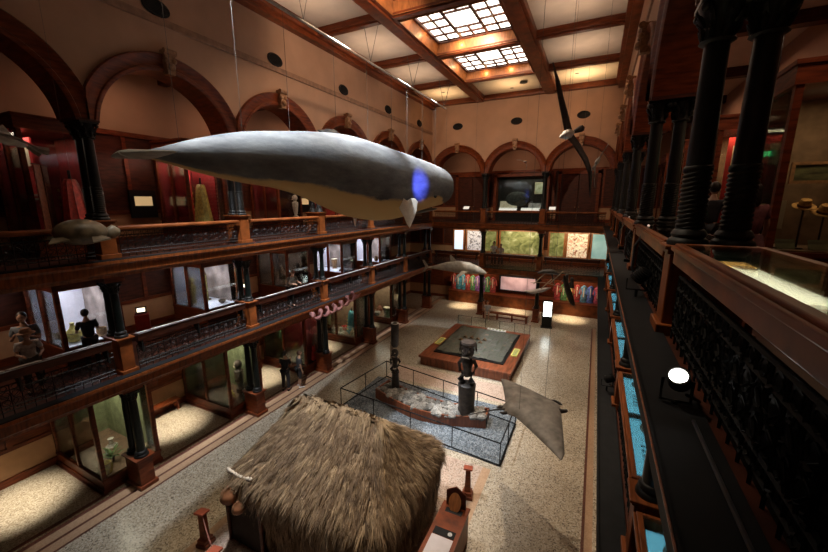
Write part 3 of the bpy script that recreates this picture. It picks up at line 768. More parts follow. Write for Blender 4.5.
# low screens / pedestals in the alcoves of the left galleries
for k,y in enumerate((6.7,10.7,14.7,18.7)):
    t=thing('touch_screen_stand','red lit pedestal with small glowing screen, second level left, %s alcove'%ordn[k],'screen',(-13.6,y-.2,3.5),R(60),'screen pedestals in the left alcoves')
    m=MB(); m.box(-.2,.2,-.15,.15,0,.75); m.box(-.24,.24,-.19,.19,0,.08); m.build('pedestal',mat('red_lacquer',(.22,.02,.015),.4),t)
    m=MB(); m.bx((0,0,.90),(.30,.05,.22),0,R(-30)); m.build('screen_housing',IRON,t)
    m=MB(); m.bx((0,-.032,.91),(.22,.01,.13),0,R(-30)); m.build('screen',glow('screen_glow',(1,.85,.6),1.6),t)
    if k in (0,2):
        t=thing('wall_screen','black wall panel with cream lit label, third level left, %s alcove'%ordn[k],'screen',(-14.40,y+.75,7.45),RZL,'lit panels in the upper left alcoves')
        m=MB(); m.box(-.42,.42,-.08,0,.0,.95); m.build('panel',IRON,t)
        m=MB(); m.box(-.28,.28,-.09,-.08,.42,.74); m.build('label_sheet',glow('cream_label_glow',(1,.68,.32),.22),t)
    t=thing('wall_bench','long low wooden bench with tan back, ground floor left, %s alcove'%ordn[k],'bench',(-14.28,y,0),RZL,'benches in the left alcoves')
    m=MB(); m.box(-.9,.9,-.25,.1,.40,.46); m.build('seat',WOOD,t)
    for x in (-.8,.8):
        m=MB(); m.box(x-.04,x+.04,-.22,.08,0,.40); m.build('leg',WOOD,t)
    # lamp pool in each alcove
for k,y in enumerate((2.7,6.7,10.7,14.7,18.7,22.7)):
    light('SPOT',(-13.1,y,3.02),(420,470,380,330,300,220)[k],(1,.86,.66),.12,(-13.3,y+.05,0),52,1.0)
for x in (-8.8,-4.9,-1.1):
    light('SPOT',(x,26.4,3.02),520,(1,.78,.50),.04,(x,26.4,0),50,1.0)
# ------------------------------------------------------------ far gallery displays
def wallpanel(name,lab,cat,x0,x1,z0,z1,mt,y=28.28,frame=WOODO,group=None):
    t=thing(name,lab,cat,((x0+x1)/2,y,z0),0,group); w=(x1-x0)/2; h=z1-z0
    m=MB(); 
    for a,b,c,d in ((-w-.12,-w,-.1,h+.1),(w,w+.12,-.1,h+.1),(-w,w,-.1,0),(-w,w,h,h+.1)): m.box(a,b,-.1,.06,c,d)
    m.build('frame',frame,t,bevel=.01)
    m=MB(); m.box(-w,w,-.03,.03,0,h); m.build('panel',mt,t); return t
def patt(name,cols,scale,es=.0,dist=0):
    if name in _M: return _M[name]
    m,nt,b=nodes(name); N=nt.nodes; L=nt.links
    tc=N.new('ShaderNodeTexCoord'); nz=N.new('ShaderNodeTexNoise'); nz.inputs['Scale'].default_value=scale; nz.inputs['Detail'].default_value=5; nz.inputs['Distortion'].default_value=dist
    L.new(tc.outputs['Object'],nz.inputs['Vector']); cr=N.new('ShaderNodeValToRGB'); el=cr.color_ramp.elements
    while len(el)<len(cols): el.new(.5)
    for i,c in enumerate(cols): el[i].position=.28+.44*i/(len(cols)-1); el[i].color=(*c,1)
    L.new(nz.outputs['Fac'],cr.inputs[0]); L.new(cr.outputs[0],b.inputs['Base Color']); b.inputs['Roughness'].default_value=.7
    if es: L.new(cr.outputs[0],b.inputs['Emission Color']); b.inputs['Emission Strength'].default_value=es
    _M[name]=m; return m
GRN=patt('green_forest_mural',[(.06,.065,.015),(.17,.18,.05),(.30,.30,.11),(.58,.56,.34)],1.8,.20,1.2)
wallpanel('lit_panel','pale blue lit panel on the second level far wall, leftmost','mural',-10.3,-9.55,4.2,5.75,patt('pale_blue_panel',[(.35,.48,.62),(.65,.72,.78)],.6,.8))
wallpanel('lit_panel','dark and white patterned lit panel, second level far wall, second from left','mural',-9.2,-8.0,4.2,5.75,patt('figure_pattern',[(.04,.03,.03),(.5,.45,.42),(.65,.6,.6),(.05,.04,.04),(.4,.3,.25)],5,.35,1))
wallpanel('lit_panel','narrow green forest panel left of the wide green mural','mural',-7.7,-6.85,4.2,5.75,GRN)
wallpanel('wide_mural','wide yellow green forest mural in the middle of the far second level','mural',-6.5,-3.45,4.1,5.8,GRN)
wallpanel('lit_panel','upright yellow green panel right of the wide green mural','mural',-2.9,-1.95,4.1,5.8,GRN)
wallpanel('lit_panel','brown and cream patterned lit panel, second level far wall','mural',-1.7,-.4,4.1,5.8,patt('brown_cream_pattern',[(.10,.03,.02),(.35,.12,.05),(.65,.6,.4),(.5,.2,.1),(.7,.66,.5)],3,.45,1))
wallpanel('lit_panel','pale teal lit panel at the right end of the far second level','mural',-.1,.85,4.1,5.8,patt('teal_panel',[(.16,.30,.26),(.35,.48,.42)],1,.4))
# third level far wall: big case in the middle arch, doors at the sides
t=thing('wall_display_case','black backed display case under the middle arch of the far wall','display case',(-5.1,27.6,6.6),0)
m=MB(); m.box(-1.85,1.85,0,.7,0,.75); m.box(-1.85,1.85,.55,.7,.75,3.3); m.build('back_and_plinth',IRON,t)
m=MB(); m.box(-1.95,-1.75,-.05,.7,0,3.35); m.box(1.75,1.95,-.05,.7,0,3.35); m.box(-1.95,1.95,-.05,.7,3.2,3.4); m.box(-1.85,1.85,-.05,.1,.68,.78); m.build('frame',WOOD,t)
m=MB(); m.box(-1.75,1.75,.0,.012,.78,3.2); m.build('glass_pane',GLASS,t)
WG=glow('label_glow',(1,.92,.8),.35)
for k,(a,b) in enumerate(((-1.5,-.2),(.1,1.5))):
    m=MB(); m.prism([(-.03,.82),(.12,.98),(.13,.95),(-.02,.79)],a,b,'x'); m.build('label_strip',WG,t)
t=thing('boulder','dark rounded boulder inside the far wall display case','boulder',(-5.35,27.88,7.35)); m=MB(); rr=[]
m.ball((0,0,.85),.82,16,10,(1.05,.28,.68)); m.build('rock',mat('dark_rock',(.05,.06,.06),.8,noise=.4,scale=8,bump=.5),t,smooth=True); m=MB(); m.lathe([(.3,0),(.2,.1),(.05,.35)],n=10,sy=.3); m.build('support',IRON,t)
t=thing('printed_board','cream printed board below the boulder in the far case','sign',(-5.95,27.8,7.60)); m=MB(); m.bx((0,0,.22),(1.25,.03,.5),0,R(-12)); m.build('board',patt('print_cream',[(.30,.24,.14),(.6,.52,.36)],4,.25),t); m=MB(); m.bx((0,.05,-.1),(.3,.05,.3)); m.build('foot',IRON,t)
t=thing('printed_board','grey photograph board at lower right in the far case','sign',(-4.0,27.8,7.6)); m=MB(); m.bx((0,0,.15),(1.0,.03,.35),0,R(-12)); m.build('board',patt('print_grey',[(.08,.08,.07),(.45,.42,.36)],5,.2),t); m=MB(); m.bx((0,.05,-.1),(.3,.05,.3)); m.build('foot',IRON,t)
t=thing('framed_picture','small green framed picture at upper right in the far case','picture',(-3.85,28.1,8.6)); m=MB(); m.box(-.3,.3,-.02,.02,0,.75); m.build('picture',patt('pic_green',[(.15,.16,.05),(.5,.5,.35)],4,.3),t); m=MB(); m.box(-.34,.34,-.01,.03,-.04,.79); m.build('mount',CREAM,t)
light('AREA',(-5.1,27.75,9.6),5,(1,.85,.65),2.6,(-5.1,28.0,7),sizey=.2)
for nm,x in (('door_1',-8.9),('door_2',-1.3)):
    m=MB(); m.box(-1.35,-1.15,-.1,.1,0,3.5); m.box(1.15,1.35,-.1,.1,0,3.5); m.box(-1.35,1.35,-.1,.1,3.3,3.6); d=struct(m.build(nm,WOOD)); d.location=(x,28.25,6.6)
    for s in (-1,1):
        m=MB(); a,b=sorted((s*.02,s*1.15)); m.box(a,b,-.04,.04,.02,3.3)
        for z in (.3,1.3,2.3): 
            for q in (a+.12,): m.box(q,b-.12 if s>0 else b-.12,-.06,-.04,z,z+.75)
        l=m.build('door_leaf',WOODD,d,bevel=.01); m=MB(); m.ball((s*.12,-.1,1.05),.04,8,6); m.tube([(s*.12,-.04,1.05),(s*.12,-.1,1.05)],.012,6); m.build('door_handle',GOLD,l)
for x,w in ((-8.4,'left door'),(-2.6,'right door')):
    t=thing('lectern_sign','small cream lectern sign on a post, upper far gallery near the '+w,'sign',(x,25.35,6.6)); m=MB(); m.tube([(0,0,0),(0,0,.95)],.025,6); m.lathe([(.15,0),(.14,.03)],n=12); m.build('post',IRON,t); m=MB(); m.bx((0,-.02,1.0),(.4,.03,.26),0,R(-50)); m.build('panel',WG,t)
# ground floor far: colourful garments, map, panels
cols=[(.06,.12,.45),(.42,.04,.03),(.55,.55,.55),(.05,.3,.4),(.5,.06,.2),(.12,.35,.12),(.6,.45,.08),(.3,.12,.4)]
cnm=['blue','red','white','teal','crimson','green','yellow','purple']
def garment(x,col,nm,lab):
    t=thing('hanging_robe',lab,'robe',(x,27.9,.95),0,'coloured robes along the far ground floor wall')
    m=MB(); rings=[]
    for z,w,d in ((0,.22,.10),(.3,.20,.10),(.8,.15,.09),(1.05,.19,.09),(1.18,.12,.07),(1.24,.06,.05)): rings.append([(w*math.cos(a*PI/9)*(1+.06*math.cos(a*PI)),d*math.sin(a*PI/9),z) for a in range(18)])
    m.loft(rings); m.build('robe',mat('robe_'+nm,tuple(c*.75+.02 for c in col),.7,noise=.45,scale=7,emit=None),t,smooth=True)
    for s in (-1,1):
        m=MB(); m.tube([(s*.12,0,1.12),(s*.22,0,.95),(s*.27,-.02,.6)],[.06,.06,.07],8); m.build('sleeve',t.children[0].data.materials[0],t,smooth=True)
    m=MB(); m.bx((0,-.11,.75),(.05,.02,.7)); m.build('sash',CREAM,t)
    return t
for k in range(9):
    garment(-10.15+.41*k,cols[(k*3)%8 if k%2 else (k*5+1)%8],'%s'%(cnm[(k*3)%8 if k%2 else (k*5+1)%8]),'%s standing robe on the far ground floor shelf, %s from the left'%(cnm[(k*3)%8 if k%2 else (k*5+1)%8],('first','second','third','fourth','fifth','sixth','seventh','eighth','ninth')[k]))
for k in range(7):
    garment(-2.1+.44*k,[(.45,.03,.03),(.12,.3,.08),(.5,.4,.1),(.4,.03,.02),(.1,.25,.35),(.07,.13,.45),(.45,.05,.1)][k],'r%d'%k,'%s robe right of the pink map, %s from the left'%(('red','green','yellow','bright red','teal','blue','crimson')[k],('first','second','third','fourth','fifth','sixth','seventh')[k]))
t=wallpanel('wall_map','wide pale pink panel on the far ground floor wall','map',-6.3,-3.55,1.25,2.3,patt('pink_map',[(.30,.17,.17),(.50,.33,.33),(.62,.46,.46)],.9,.25,.4),y=28.1,frame=IRON)
t=thing('counter_shelf','long low wooden counter along the far ground floor wall','counter',(-5.0,27.75,0))
m=MB(); m.box(-5.4,5.7,-.35,.5,.0,.80); m.build('body',WOODL,t); m=MB(); m.box(-5.45,5.75,-.42,.5,.80,.92); m.build('top',WOOD,t,bevel=.01)
for x in (-8.6,-4.9,-1.0): light('AREA',(x,27.0,2.95),20,(1,.75,.55),1.6,(x,28.3,1.2),sizey=.25)
for x,e in ((-9,9),(-5,14),(-1.2,12)): light('AREA',(x,27.0,6.0),e*1.8,(1,.85,.62),2.2,(x,28.3,4.8),sizey=.25)
# benches / low screens between far columns
t=thing('low_rail_bench','low wooden rail bench between the two far columns','bench',(-5.05,24.2,0))
m=MB(); m.box(-1.55,1.55,-.16,.16,.42,.50); m.build('seat',WOODL,t,bevel=.01)
for x in (-1.45,-.5,.5,1.45):
    m=MB(); m.box(x-.05,x+.05,-.12,.12,0,.42); m.build('leg',WOOD,t)
m=MB(); m.box(-1.5,1.5,-.03,.03,.14,.2); m.build('stretcher',WOOD,t)
t=thing('information_kiosk','black kiosk with bright white upright screen near the right far column','kiosk',(-2.3,24.0,0),R(8))
m=MB(); m.box(-.3,.3,-.14,.14,0,1.8); m.box(-.36,.36,-.22,.22,0,.06); m.build('body',IRON,t,bevel=.01)
m=MB(); m.box(-.24,.24,-.15,-.14,.78,1.74); m.build('screen',glow('kiosk_screen',(.93,1,.93),3.2),t)
# hanging manta ray
t=thing('manta_ray_model','grey manta ray model hanging over the floor at right, long thin tail','ray model',(-1.02,8.6,3.0),R(33))
MAN=mat('manta_skin',(.17,.155,.14),.6,noise=.25,scale=5,bump=.2)
m=MB(); rings=[]
N_=24
for j in range(-12,13):
    v=j/12; av=abs(v); y=v*1.72
    lead=.74-.80*av**1.05; tr=-.66+.50*av**.9 if av>.10 else -.72
    if av>.97: lead=tr+.03
    th=.17*(1-av)**.7+.012; dz=-.10*av*av+.0
    cx=(lead+tr)/2; hw=(lead-tr)/2
    rings.append([(cx+hw*math.cos(a*2*PI/16),y,dz+th*math.sin(a*2*PI/16)*(.5 if math.sin(a*2*PI/16)<0 else 1)) for a in range(16)])
m.loft(rings); m.build('body',MAN,t,smooth=True)
for s in(-1,1):
    m=MB(); m.tube([(.58,s*.20,0),(.72,s*.22,0),(.82,s*.17,-.03),(.86,s*.10,-.04)],[.07,.05,.04,.015],8); m.ball((.58,s*.25,.03),.035,8,6); m.build('head_lobe',mat('manta_dark',(.04,.035,.035),.5),t,smooth=True)
    m=MB(); m.tube([(-.58,s*.1,0),(-.78,s*.14,0),(-.86,s*.1,0)],[.05,.04,.01],7); m.build('pelvic_fin',_M['manta_dark'],t,smooth=True)
m=MB(); m.tube([(-.6,0,.02),(-1.0,-.02,.03),(-1.7,-.05,-.05),(-2.5,-.0,-.2)],[.03,.016,.010,.004],7); m.build('tail',_M['manta_dark'],t,smooth=True)
WIRE=mat('wire',(.06,.055,.05),.6,0)
def wire(lab,pts,r=.010,grp='suspension wires',mt=WIRE):
    o=MB().tube(pts,r,4).build('suspension_wire',mt); return tag(o,lab,'wire',grp)
wire('thin wire holding the manta ray from the ceiling, left of two',[(-1.25,8.2,3.1),(-1.25,8.2,14.3)],.0035); wire('thin wire holding the manta ray from the ceiling, right of two',[(-.75,8.9,3.1),(-.75,8.9,14.3)],.0035)
# shark model over the far left
t=thing('shark_model','pale grey shark model hanging before the far left second level rail','shark model',(-7.25,20,4.1),R(3))
m=MB(); rings=[]
for u,r,dz in ((-1.75,.05,.0),(-1.5,.07,.0),(-1.1,.14,.06),(-.5,.27,.13),(.2,.36,.16),(.9,.34,.13),(1.4,.24,.05),(1.75,.13,-.05),(1.9,.03,-.10)):
    rings.append([(u,r*.75*math.cos(a*PI/8),dz+r*math.sin(a*PI/8)) for a in range(16)])
m.loft(rings); m.build('body',mat('shark_skin',(.36,.33,.27),.5,noise=.15),t,smooth=True)
SK=_M['shark_skin']
m=MB(); m.prism([(-1.65,.02),(-1.95,.45),(-2.05,.42),(-1.85,.02),(-2.05,-.28),(-1.95,-.3)],-.02,.02,'y'); m.build('tail_fin',SK,t)
m=MB(); m.prism([(.1,.5),(-.25,.85),(-.3,.8),(-.25,.42)],-.02,.02,'y'); m.build('dorsal_fin',SK,t)
for s in(-1,1):
    m=MB(); m.add([(.9,s*.2,.0),(.45,s*.85,-.3),(.35,s*.8,-.3),(.5,s*.2,.0),(.9,s*.2,-.03),(.45,s*.85,-.32),(.35,s*.8,-.32),(.5,s*.2,-.03)],[(0,1,2,3),(7,6,5,4),(0,4,5,1),(1,5,6,2),(2,6,7,3),(3,7,4,0)]); m.build('pectoral_fin',SK,t)
wire('thin wire holding the shark model, left of two',[(-7.9,19.97,4.3),(-7.9,19.97,14.4)],.005); wire('thin wire holding the shark model, right of two',[(-6.2,20.05,4.3),(-6.2,20.05,14.4)],.005)
# outrigger canoe model
t=thing('hanging_outrigger_canoe','dark outrigger canoe with long poles hanging before the far right bays','canoe',(-1.55,20,3.9),R(0))
CAN=mat('canoe_dark',(.035,.028,.024),.5,noise=.3); POLE=mat('pale_pole',(.22,.17,.12),.6)
m=MB(); rings=[]
for u in [i/10 for i in range(-10,11)]:
    w=.13*(1-u*u)**.6+.015; d=.16*(1-abs(u)**3)+.03; zz=.15*abs(u)**3
    c=Vector((.62,0,-.55))+Vector((.25,.35,-.75)).normalized()*u*1.0
    rings.append([c+Vector((w*math.cos(a),w*.4*math.cos(a),d*math.sin(a)+zz)) for a in [PI+PI*k/8 for k in range(9)]]+[c+Vector((w*.8*math.cos(a),w*.3*math.cos(a),d*.8*math.sin(a)+zz)) for a in [2*PI-PI*k/8 for k in range(9)]])
m.loft(rings); m.build('hull',CAN,t,smooth=True)
m=MB(); m.tube([(-1.25,-.6,-.05),(-.6,-.3,-.05),(.3,.1,-.28),(1.15,.4,-.5)],[.015,.02,.02,.012],6); m.build('cross_pole',POLE,t,smooth=True)
for a in ((-1.15,-.2),(-.75,-.42),(-.35,-.1)):
    m=MB(); m.tube([(a[0],-.2,a[1]),(a[0]+.3,.0,a[1]+.33),(a[0]+.6,.2,a[1]+.66)],.03,6); m.build('boom',POLE,t,smooth=True)
m=MB(); m.tube([(-1.6,-.2,-.62),(-1.2,-.1,-.66),(-.6,.1,-.5),(-.3,.2,-.4)],[.03,.13,.10,.02],9); m.build('float',mat('float_grey',(.35,.31,.29),.5),t,smooth=True)
m=MB(); m.tube([(-1.0,0,.38),(-.7,.1,.48),(-.3,.1,.5),(.1,.2,.35)],[.04,.12,.13,.04],8); m.tube([(-.3,.1,.4),(-.15,.1,-.2)],.04,6); m.build('sail_bundle',CAN,t,smooth=True)
for k in range(2):
    m=MB(); x=.45+.25*k; m.ball((x,.15*k,.35-.18*k),.09,8,6,(1,1,1.2)); m.tube([(x,.15*k,.3-.18*k),(x,.15*k,-.1-.18*k)],[.08,.14],8); m.tube([(x,.15*k,.2-.18*k),(x-.25,.1*k-.1,.05-.18*k)],.04,6); m.build('carved_paddler',CAN,t,smooth=True)
wire('thin wire holding the outrigger canoe, left of two',[(-1.9,20,4.3),(-1.9,20,14.4)],.005); wire('thin wire holding the outrigger canoe, right of two',[(-.9,20.2,3.7),(-.9,20.2,14.4)],.005)
# birds
def bird(lab,loc,body,wa,wb,bm,wm,r,lr=1.0):
    t=thing('seabird_model',lab,'bird model',loc,0)
    b0,b1=[Vector(q) for q in body]; 
    m=MB(); pts=[b0.lerp(b1,q) for q in (0,.15,.4,.7,.9,1,1.15)]; m.tube(pts,[r*.2,r*.6,r,r*.9,r*.5,r*.45,r*.05],10); m.build('body',bm,t,smooth=True)
    for W in (wa,wb):
        W=[Vector(q) for q in W]; m=MB(); n=len(W); ch=Vector(b1-b0).normalized(); rings=[]
        for i,p in enumerate(W):
            w=r*.95*(1-i/(n-1))**.5+r*.12; th=r*.22*(1-i/n)+.008
            d=(W[min(i+1,n-1)]-W[max(i-1,0)]).normalized(); nn=d.cross(ch).normalized()
            rings.append([p+ch*w*math.cos(a*PI/5)-ch*w*.5*(i/(n-1))+nn*th*math.sin(a*PI/5) for a in range(10)])
        m.loft(rings); m.build('wing',wm,t,smooth=True)
    m=MB(); d=(b1-b0).normalized(); m.tube([b0,b0-d*r*2.2+Vector((0,.05,.03))],[r*.35,r*.7],6); m.tube([b0,b0-d*r*2.2+Vector((0,-.05,-.03))],[r*.35,r*.5],6); m.build('tail',wm,t,smooth=True)
    return t
BKF=mat('black_feathers',(.018,.017,.018),.5,noise=.4,scale=12); WHF=mat('white_feathers',(.6,.58,.55),.6)
bird('large black seabird model with white breast and long wings, hanging at upper right',(-.95,12,10.0),((.14,.1,0),(-.16,-.25,-.16)),[(0,0,0),(-.14,.0,.45),(-.30,0,.95),(-.42,.05,1.4),(-.58,.1,1.95)],[(0,0,-.05),(.22,0,-.35),(.5,0,-.8),(.66,0,-1.2),(.72,.05,-1.85)],WHF,BKF,.14)
bird('small white seabird model hanging beside the right gallery columns',(-.12,12,9.15),((-.05,0,-.12),(.05,-.05,.08)),[(0,0,0),(.08,0,.15),(.16,0,.30),(.24,0,.45)],[(0,0,0),(-.04,0,-.2),(-.03,0,-.45),(0,0,-.75)],WHF,mat('grey_feathers',(.32,.29,.26),.6,noise=.3),.06)
bird('small pale seabird model hanging in front of the middle far arch',(-4.3,24.2,10.45),((0,.2,0),(0,-.2,-.02)),[(0,0,0),(-.25,0,.12),(-.55,0,.15)],[(0,0,0),(.12,0,-.2),(.1,0,-.45)],WHF,_M['grey_feathers'],.08)
bird('pale spotted seabird model hanging at the left picture edge',(-8,2.35,8.98),((0,.28,-.14),(0,-.2,.05)),[(0,0,0),(-.2,.1,.1),(-.5,.2,.2)],[(0,0,0),(.2,.1,-.05),(.3,.3,-.18)],WHF,_M['grey_feathers'],.09)
for (x,y,z) in ((-.95,12,10),(-.12,12,9.15),(-4.3,24.2,10.45),(-8,2.35,8.98)): wire('thin wire holding the seabird at %s'%{-.95:'upper right',-.12:'the right columns',-4.3:'the middle far arch',-8:'the left edge'}[x],[(x,y,z),(x,y,14.5)],.003)
# turtle
t=thing('sea_turtle_model','olive sea turtle model hanging before the third level railing at left','turtle model',(-10.2,3.95,7.27),R(80))
t.scale=(1.15,1.2,1.9)
TUR=mat('turtle_shell',(.13,.10,.06),.45,noise=.4,scale=6)
m=MB(); m.ball((0,0,.04),.36,18,10,(1.15,.85,.42)); m.build('shell',TUR,t,smooth=True)
m=MB(); m.tube([(.36,0,.0),(.5,0,.03),(.6,0,.02)],[.06,.085,.04],8); m.build('head',TUR,t,smooth=True)
for sx,sy,l in ((.25,1,.5),(.25,-1,.5),(-.3,1,.25),(-.3,-1,.25)):
    m=MB(); m.add([Vector(q) for q in ((sx,sy*.2,0),(sx+.05,sy*(.2+l*.7),-.02),(sx-.25,sy*(.2+l),-.05),(sx-.15,sy*.22,0),(sx,sy*.2,-.03),(sx+.05,sy*(.2+l*.7),-.04),(sx-.25,sy*(.2+l),-.06),(sx-.15,sy*.22,-.03))],[(0,1,2,3),(7,6,5,4),(0,4,5,1),(1,5,6,2),(2,6,7,3),(3,7,4,0)]); m.build('flipper',TUR,t)
wire('thin wire holding the sea turtle',[(-10.2,3.95,7.4),(-10.2,3.95,14.3)],.003)
# pink garland
t=thing('pink_garland_sculpture','dull pink twisted garland hanging along the left second level beam','sculpture',(-10.35,11.1,3.3))
m=MB(); pts=[]
for k in range(120):
    u=k/119; a=u*PI*14; pts.append((.15*math.cos(a),u*3.4,.15*math.sin(a)+.28*u*u-.10*math.sin(u*PI)))
m.tube(pts,[.07+.03*math.sin(k) for k in range(120)],6); m.build('twisted_body',mat('dull_pink',(.55,.24,.23),.7,noise=.15,scale=6),t,smooth=True)
for k in range(8):
    m=MB(); y=.2+k*.42; m.tube([(0,y,.1),(0,y+.02,.3)],.004,4); m.build('hanging_cord',WIRE,t)
# tube under the ceiling and whale wires
o=MB().tube([(-8,-2,13.05),(-8,20.1,13.05)],.042,10).build('suspension_pole',mat('pole_white',(.30,.25,.21),.5),smooth=True); tag(o,'long pale pole slung under the ceiling above the whale','pole')
for k,y in enumerate((5.5,9,12.5,16,19.8)):
    for s in (-1,1): wire('wire from the ceiling to the pale pole, pair %s, %s strand'%(ordn[k],'left' if s<0 else 'right'),[(-8,y,13.1),(-8+s*.35,y+.1,14.5)],.004+.0005*y)
for k,(y,z) in enumerate(((5.0,9.2),(6.6,9.65),(8.2,10.0),(10.3,10.2),(12.2,10.15),(14.0,10.1),(15.4,9.98),(17.0,9.9),(18.6,9.75))):
    wire('thin wire from the pale pole to the whale back, %s from the tail'%(ordn+['seventh','eighth','ninth'])[k],[(-8,y,z),(-8,y,13.05)],.003+.0004*y)
# ------------------------------------------------------------ sperm whale
def whale_mat():
    m,nt,b=nodes('whale_skin'); N=nt.nodes; L=nt.links
    tc=N.new('ShaderNodeTexCoord'); nz=N.new('ShaderNodeTexNoise'); nz.inputs['Scale'].default_value=1.6; nz.inputs['Detail'].default_value=9; nz.inputs['Roughness'].default_value=.7
    mp=N.new('ShaderNodeMapping'); mp.inputs['Scale'].default_value=(1,.4,1.3); L.new(tc.outputs['Object'],mp.inputs[0]); L.new(mp.outputs[0],nz.inputs['Vector'])
    cr=N.new('ShaderNodeValToRGB'); e=cr.color_ramp.elements; e[0].position=.3; e[1].position=.72; e[0].color=(.055,.06,.07,1); e[1].color=(.20,.21,.215,1)
    L.new(nz.outputs['Fac'],cr.inputs[0])
    at=N.new('ShaderNodeAttribute'); at.attribute_name='belly'
    ad=N.new('ShaderNodeMath'); ad.operation='MULTIPLY_ADD'; ad.inputs[1].default_value=.9; L.new(nz.outputs['Fac'],ad.inputs[0]); L.new(at.outputs['Fac'],ad.inputs[2])
    r2=N.new('ShaderNodeMapRange'); r2.inputs[1].default_value=.42; r2.inputs[2].default_value=.62; L.new(ad.outputs[0],r2.inputs[0])
    mx=N.new('ShaderNodeMix'); mx.data_type='RGBA'; L.new(r2.outputs[0],mx.inputs[0]); L.new(cr.outputs[0],mx.inputs[6]); mx.inputs[7].default_value=(.52,.36,.16,1)
    L.new(mx.outputs[2],b.inputs['Base Color']); b.inputs['Roughness'].default_value=.8; b.inputs['Specular IOR Level'].default_value=.25
    bp=N.new('ShaderNodeBump'); bp.inputs['Strength'].default_value=.45; bp.inputs['Distance'].default_value=.06; L.new(nz.outputs['Fac'],bp.inputs['Height']); L.new(bp.outputs[0],b.inputs['Normal'])
    return m
WH=whale_mat()
t=thing('sperm_whale_model','huge grey sperm whale model with tan belly hanging in mid air','whale model',(-8,12.4,8.8))
ST=[(4.35,9.00,8.84,.10),(4.7,9.12,8.78,.16),(5.4,9.37,8.63,.27),(6.5,9.68,8.47,.45),(7.5,9.86,8.38,.62),(8.6,10.03,8.18,.82),(9.7,10.16,7.85,1.0),(10.8,10.23,7.53,1.13),(12,10.2,7.32,1.2),(13,10.15,7.26,1.22),(14.2,10.1,7.32,1.2),(15.2,10.04,7.45,1.17),(16.5,9.97,7.62,1.13),(17.6,9.90,7.72,1.10),(18.4,9.82,7.80,1.04),(18.9,9.72,7.88,.98),(19.15,9.60,8.0,.88),(19.3,9.38,8.22,.62),(19.34,9.0,8.6,.2)]
def interp(ST,n):
    out=[]
    for i in range(len(ST)-1):
        p0=ST[max(i-1,0)];p1=ST[i];p2=ST[i+1];p3=ST[min(i+2,len(ST)-1)]
        for k in range(n):
            u=k/n; out.append(tuple(.5*((2*b)+(-a+c)*u+(2*a-5*b+4*c-d)*u*u+(-a+3*b-3*c+d)*u**3) for a,b,c,d in zip(p0,p1,p2,p3)))
    out.append(ST[-1]); return out
m=MB(); rings=[]; NS=32
for (y,zt,zb,w) in interp(ST,4):
    c=(zt+zb)/2; h=(zt-zb)/2; rg=[]
    for k in range(NS):
        a=2*PI*k/NS; ca,sa=math.cos(a),math.sin(a)
        e=.86; rg.append((w*math.copysign(abs(ca)**e,ca),y-12.4,c-8.8+h*math.copysign(abs(sa)**e,sa)))
    rings.append(rg)
m.loft(rings)
wb=m.build('body',WH,t,smooth=True)
IT=interp(ST,4); at=wb.data.attributes.new('belly','FLOAT','POINT'); vals=[]
for (y,zt,zb,w),rg in zip(IT,rings):
    f=.08+.20*max(0,min(1,(y-6)/6)); f*=max(0,min(1,(19-y)/2))
    for p in rg: vals.append(max(-1,min(1,(f-(p[2]+8.8-zb)/max(.01,zt-zb))*5)))
at.data.foreach_set('value',vals)
m=MB(); m.prism([(-3.0,1.40),(-2.55,1.50),(-2.2,1.52),(-1.9,1.38),(-2.4,1.2)],-.05,.05,'x'); m.build('dorsal_hump',WH,t,smooth=True)
for s in (-1,1):
    m=MB(); rings=[]
    for k in range(9):
        u=k/8; x=s*(.02+1.0*u); yb=-8.0-.10*u; ch=.62*(1-u)**.7+.06; th=.07*(1-u)+.015
        rings.append([(x,yb-ch*.3+ch*.5*math.cos(a*PI/6),.10+.0*u+th*math.sin(a*PI/6)) for a in range(12)])
    m.loft(rings); m.build('tail_fluke',mat('fluke_grey',(.30,.30,.28),.6),t,smooth=True)
m=MB(); rings=[]
for (y,r) in ((2.2,.10),(2.9,.17),(4.0,.16),(5.2,.13),(6.2,.10),(6.5,.05)): rings.append([(r*1.0*math.cos(a*PI/6),y,-1.33+.045*(y-2.9)+r*.6*math.sin(a*PI/6)) for a in range(12)])
m.loft(rings); m.build('lower_jaw',mat('jaw_grey',(.13,.14,.15),.5),t,smooth=True)
out=[(-.36,.0),(-.30,.10),(-.18,.12),(-.04,.02),(.10,.12),(.24,.10),(.32,-.02),(.30,-.30),(.18,-.62),(.04,-.95),(-.06,-.80),(-.18,-.50),(-.33,-.22)]
WFIN=mat('fin_white',(.85,.83,.78),.5,noise=.08)
for s in (1,-1):   # rounded heart-like paddle standing off the flank
    m=MB(); m.prism([(a*1.15,b*1.1) for a,b in out],-.035,.035,'y'); Mx=Matrix.Translation((s*1.30,.60,-.78))@Matrix.Rotation(R(35)*s,4,'Z'); m.v=[tuple(Mx@Vector(v)) for v in m.v]
    m.build('pectoral_fin',WFIN,t,bevel=.02)
for s in(-1,1):
    m=MB(); m.ball((s*1.17,3.6,-.55),.07,10,8); m.build('eye',IRON,t,smooth=True)
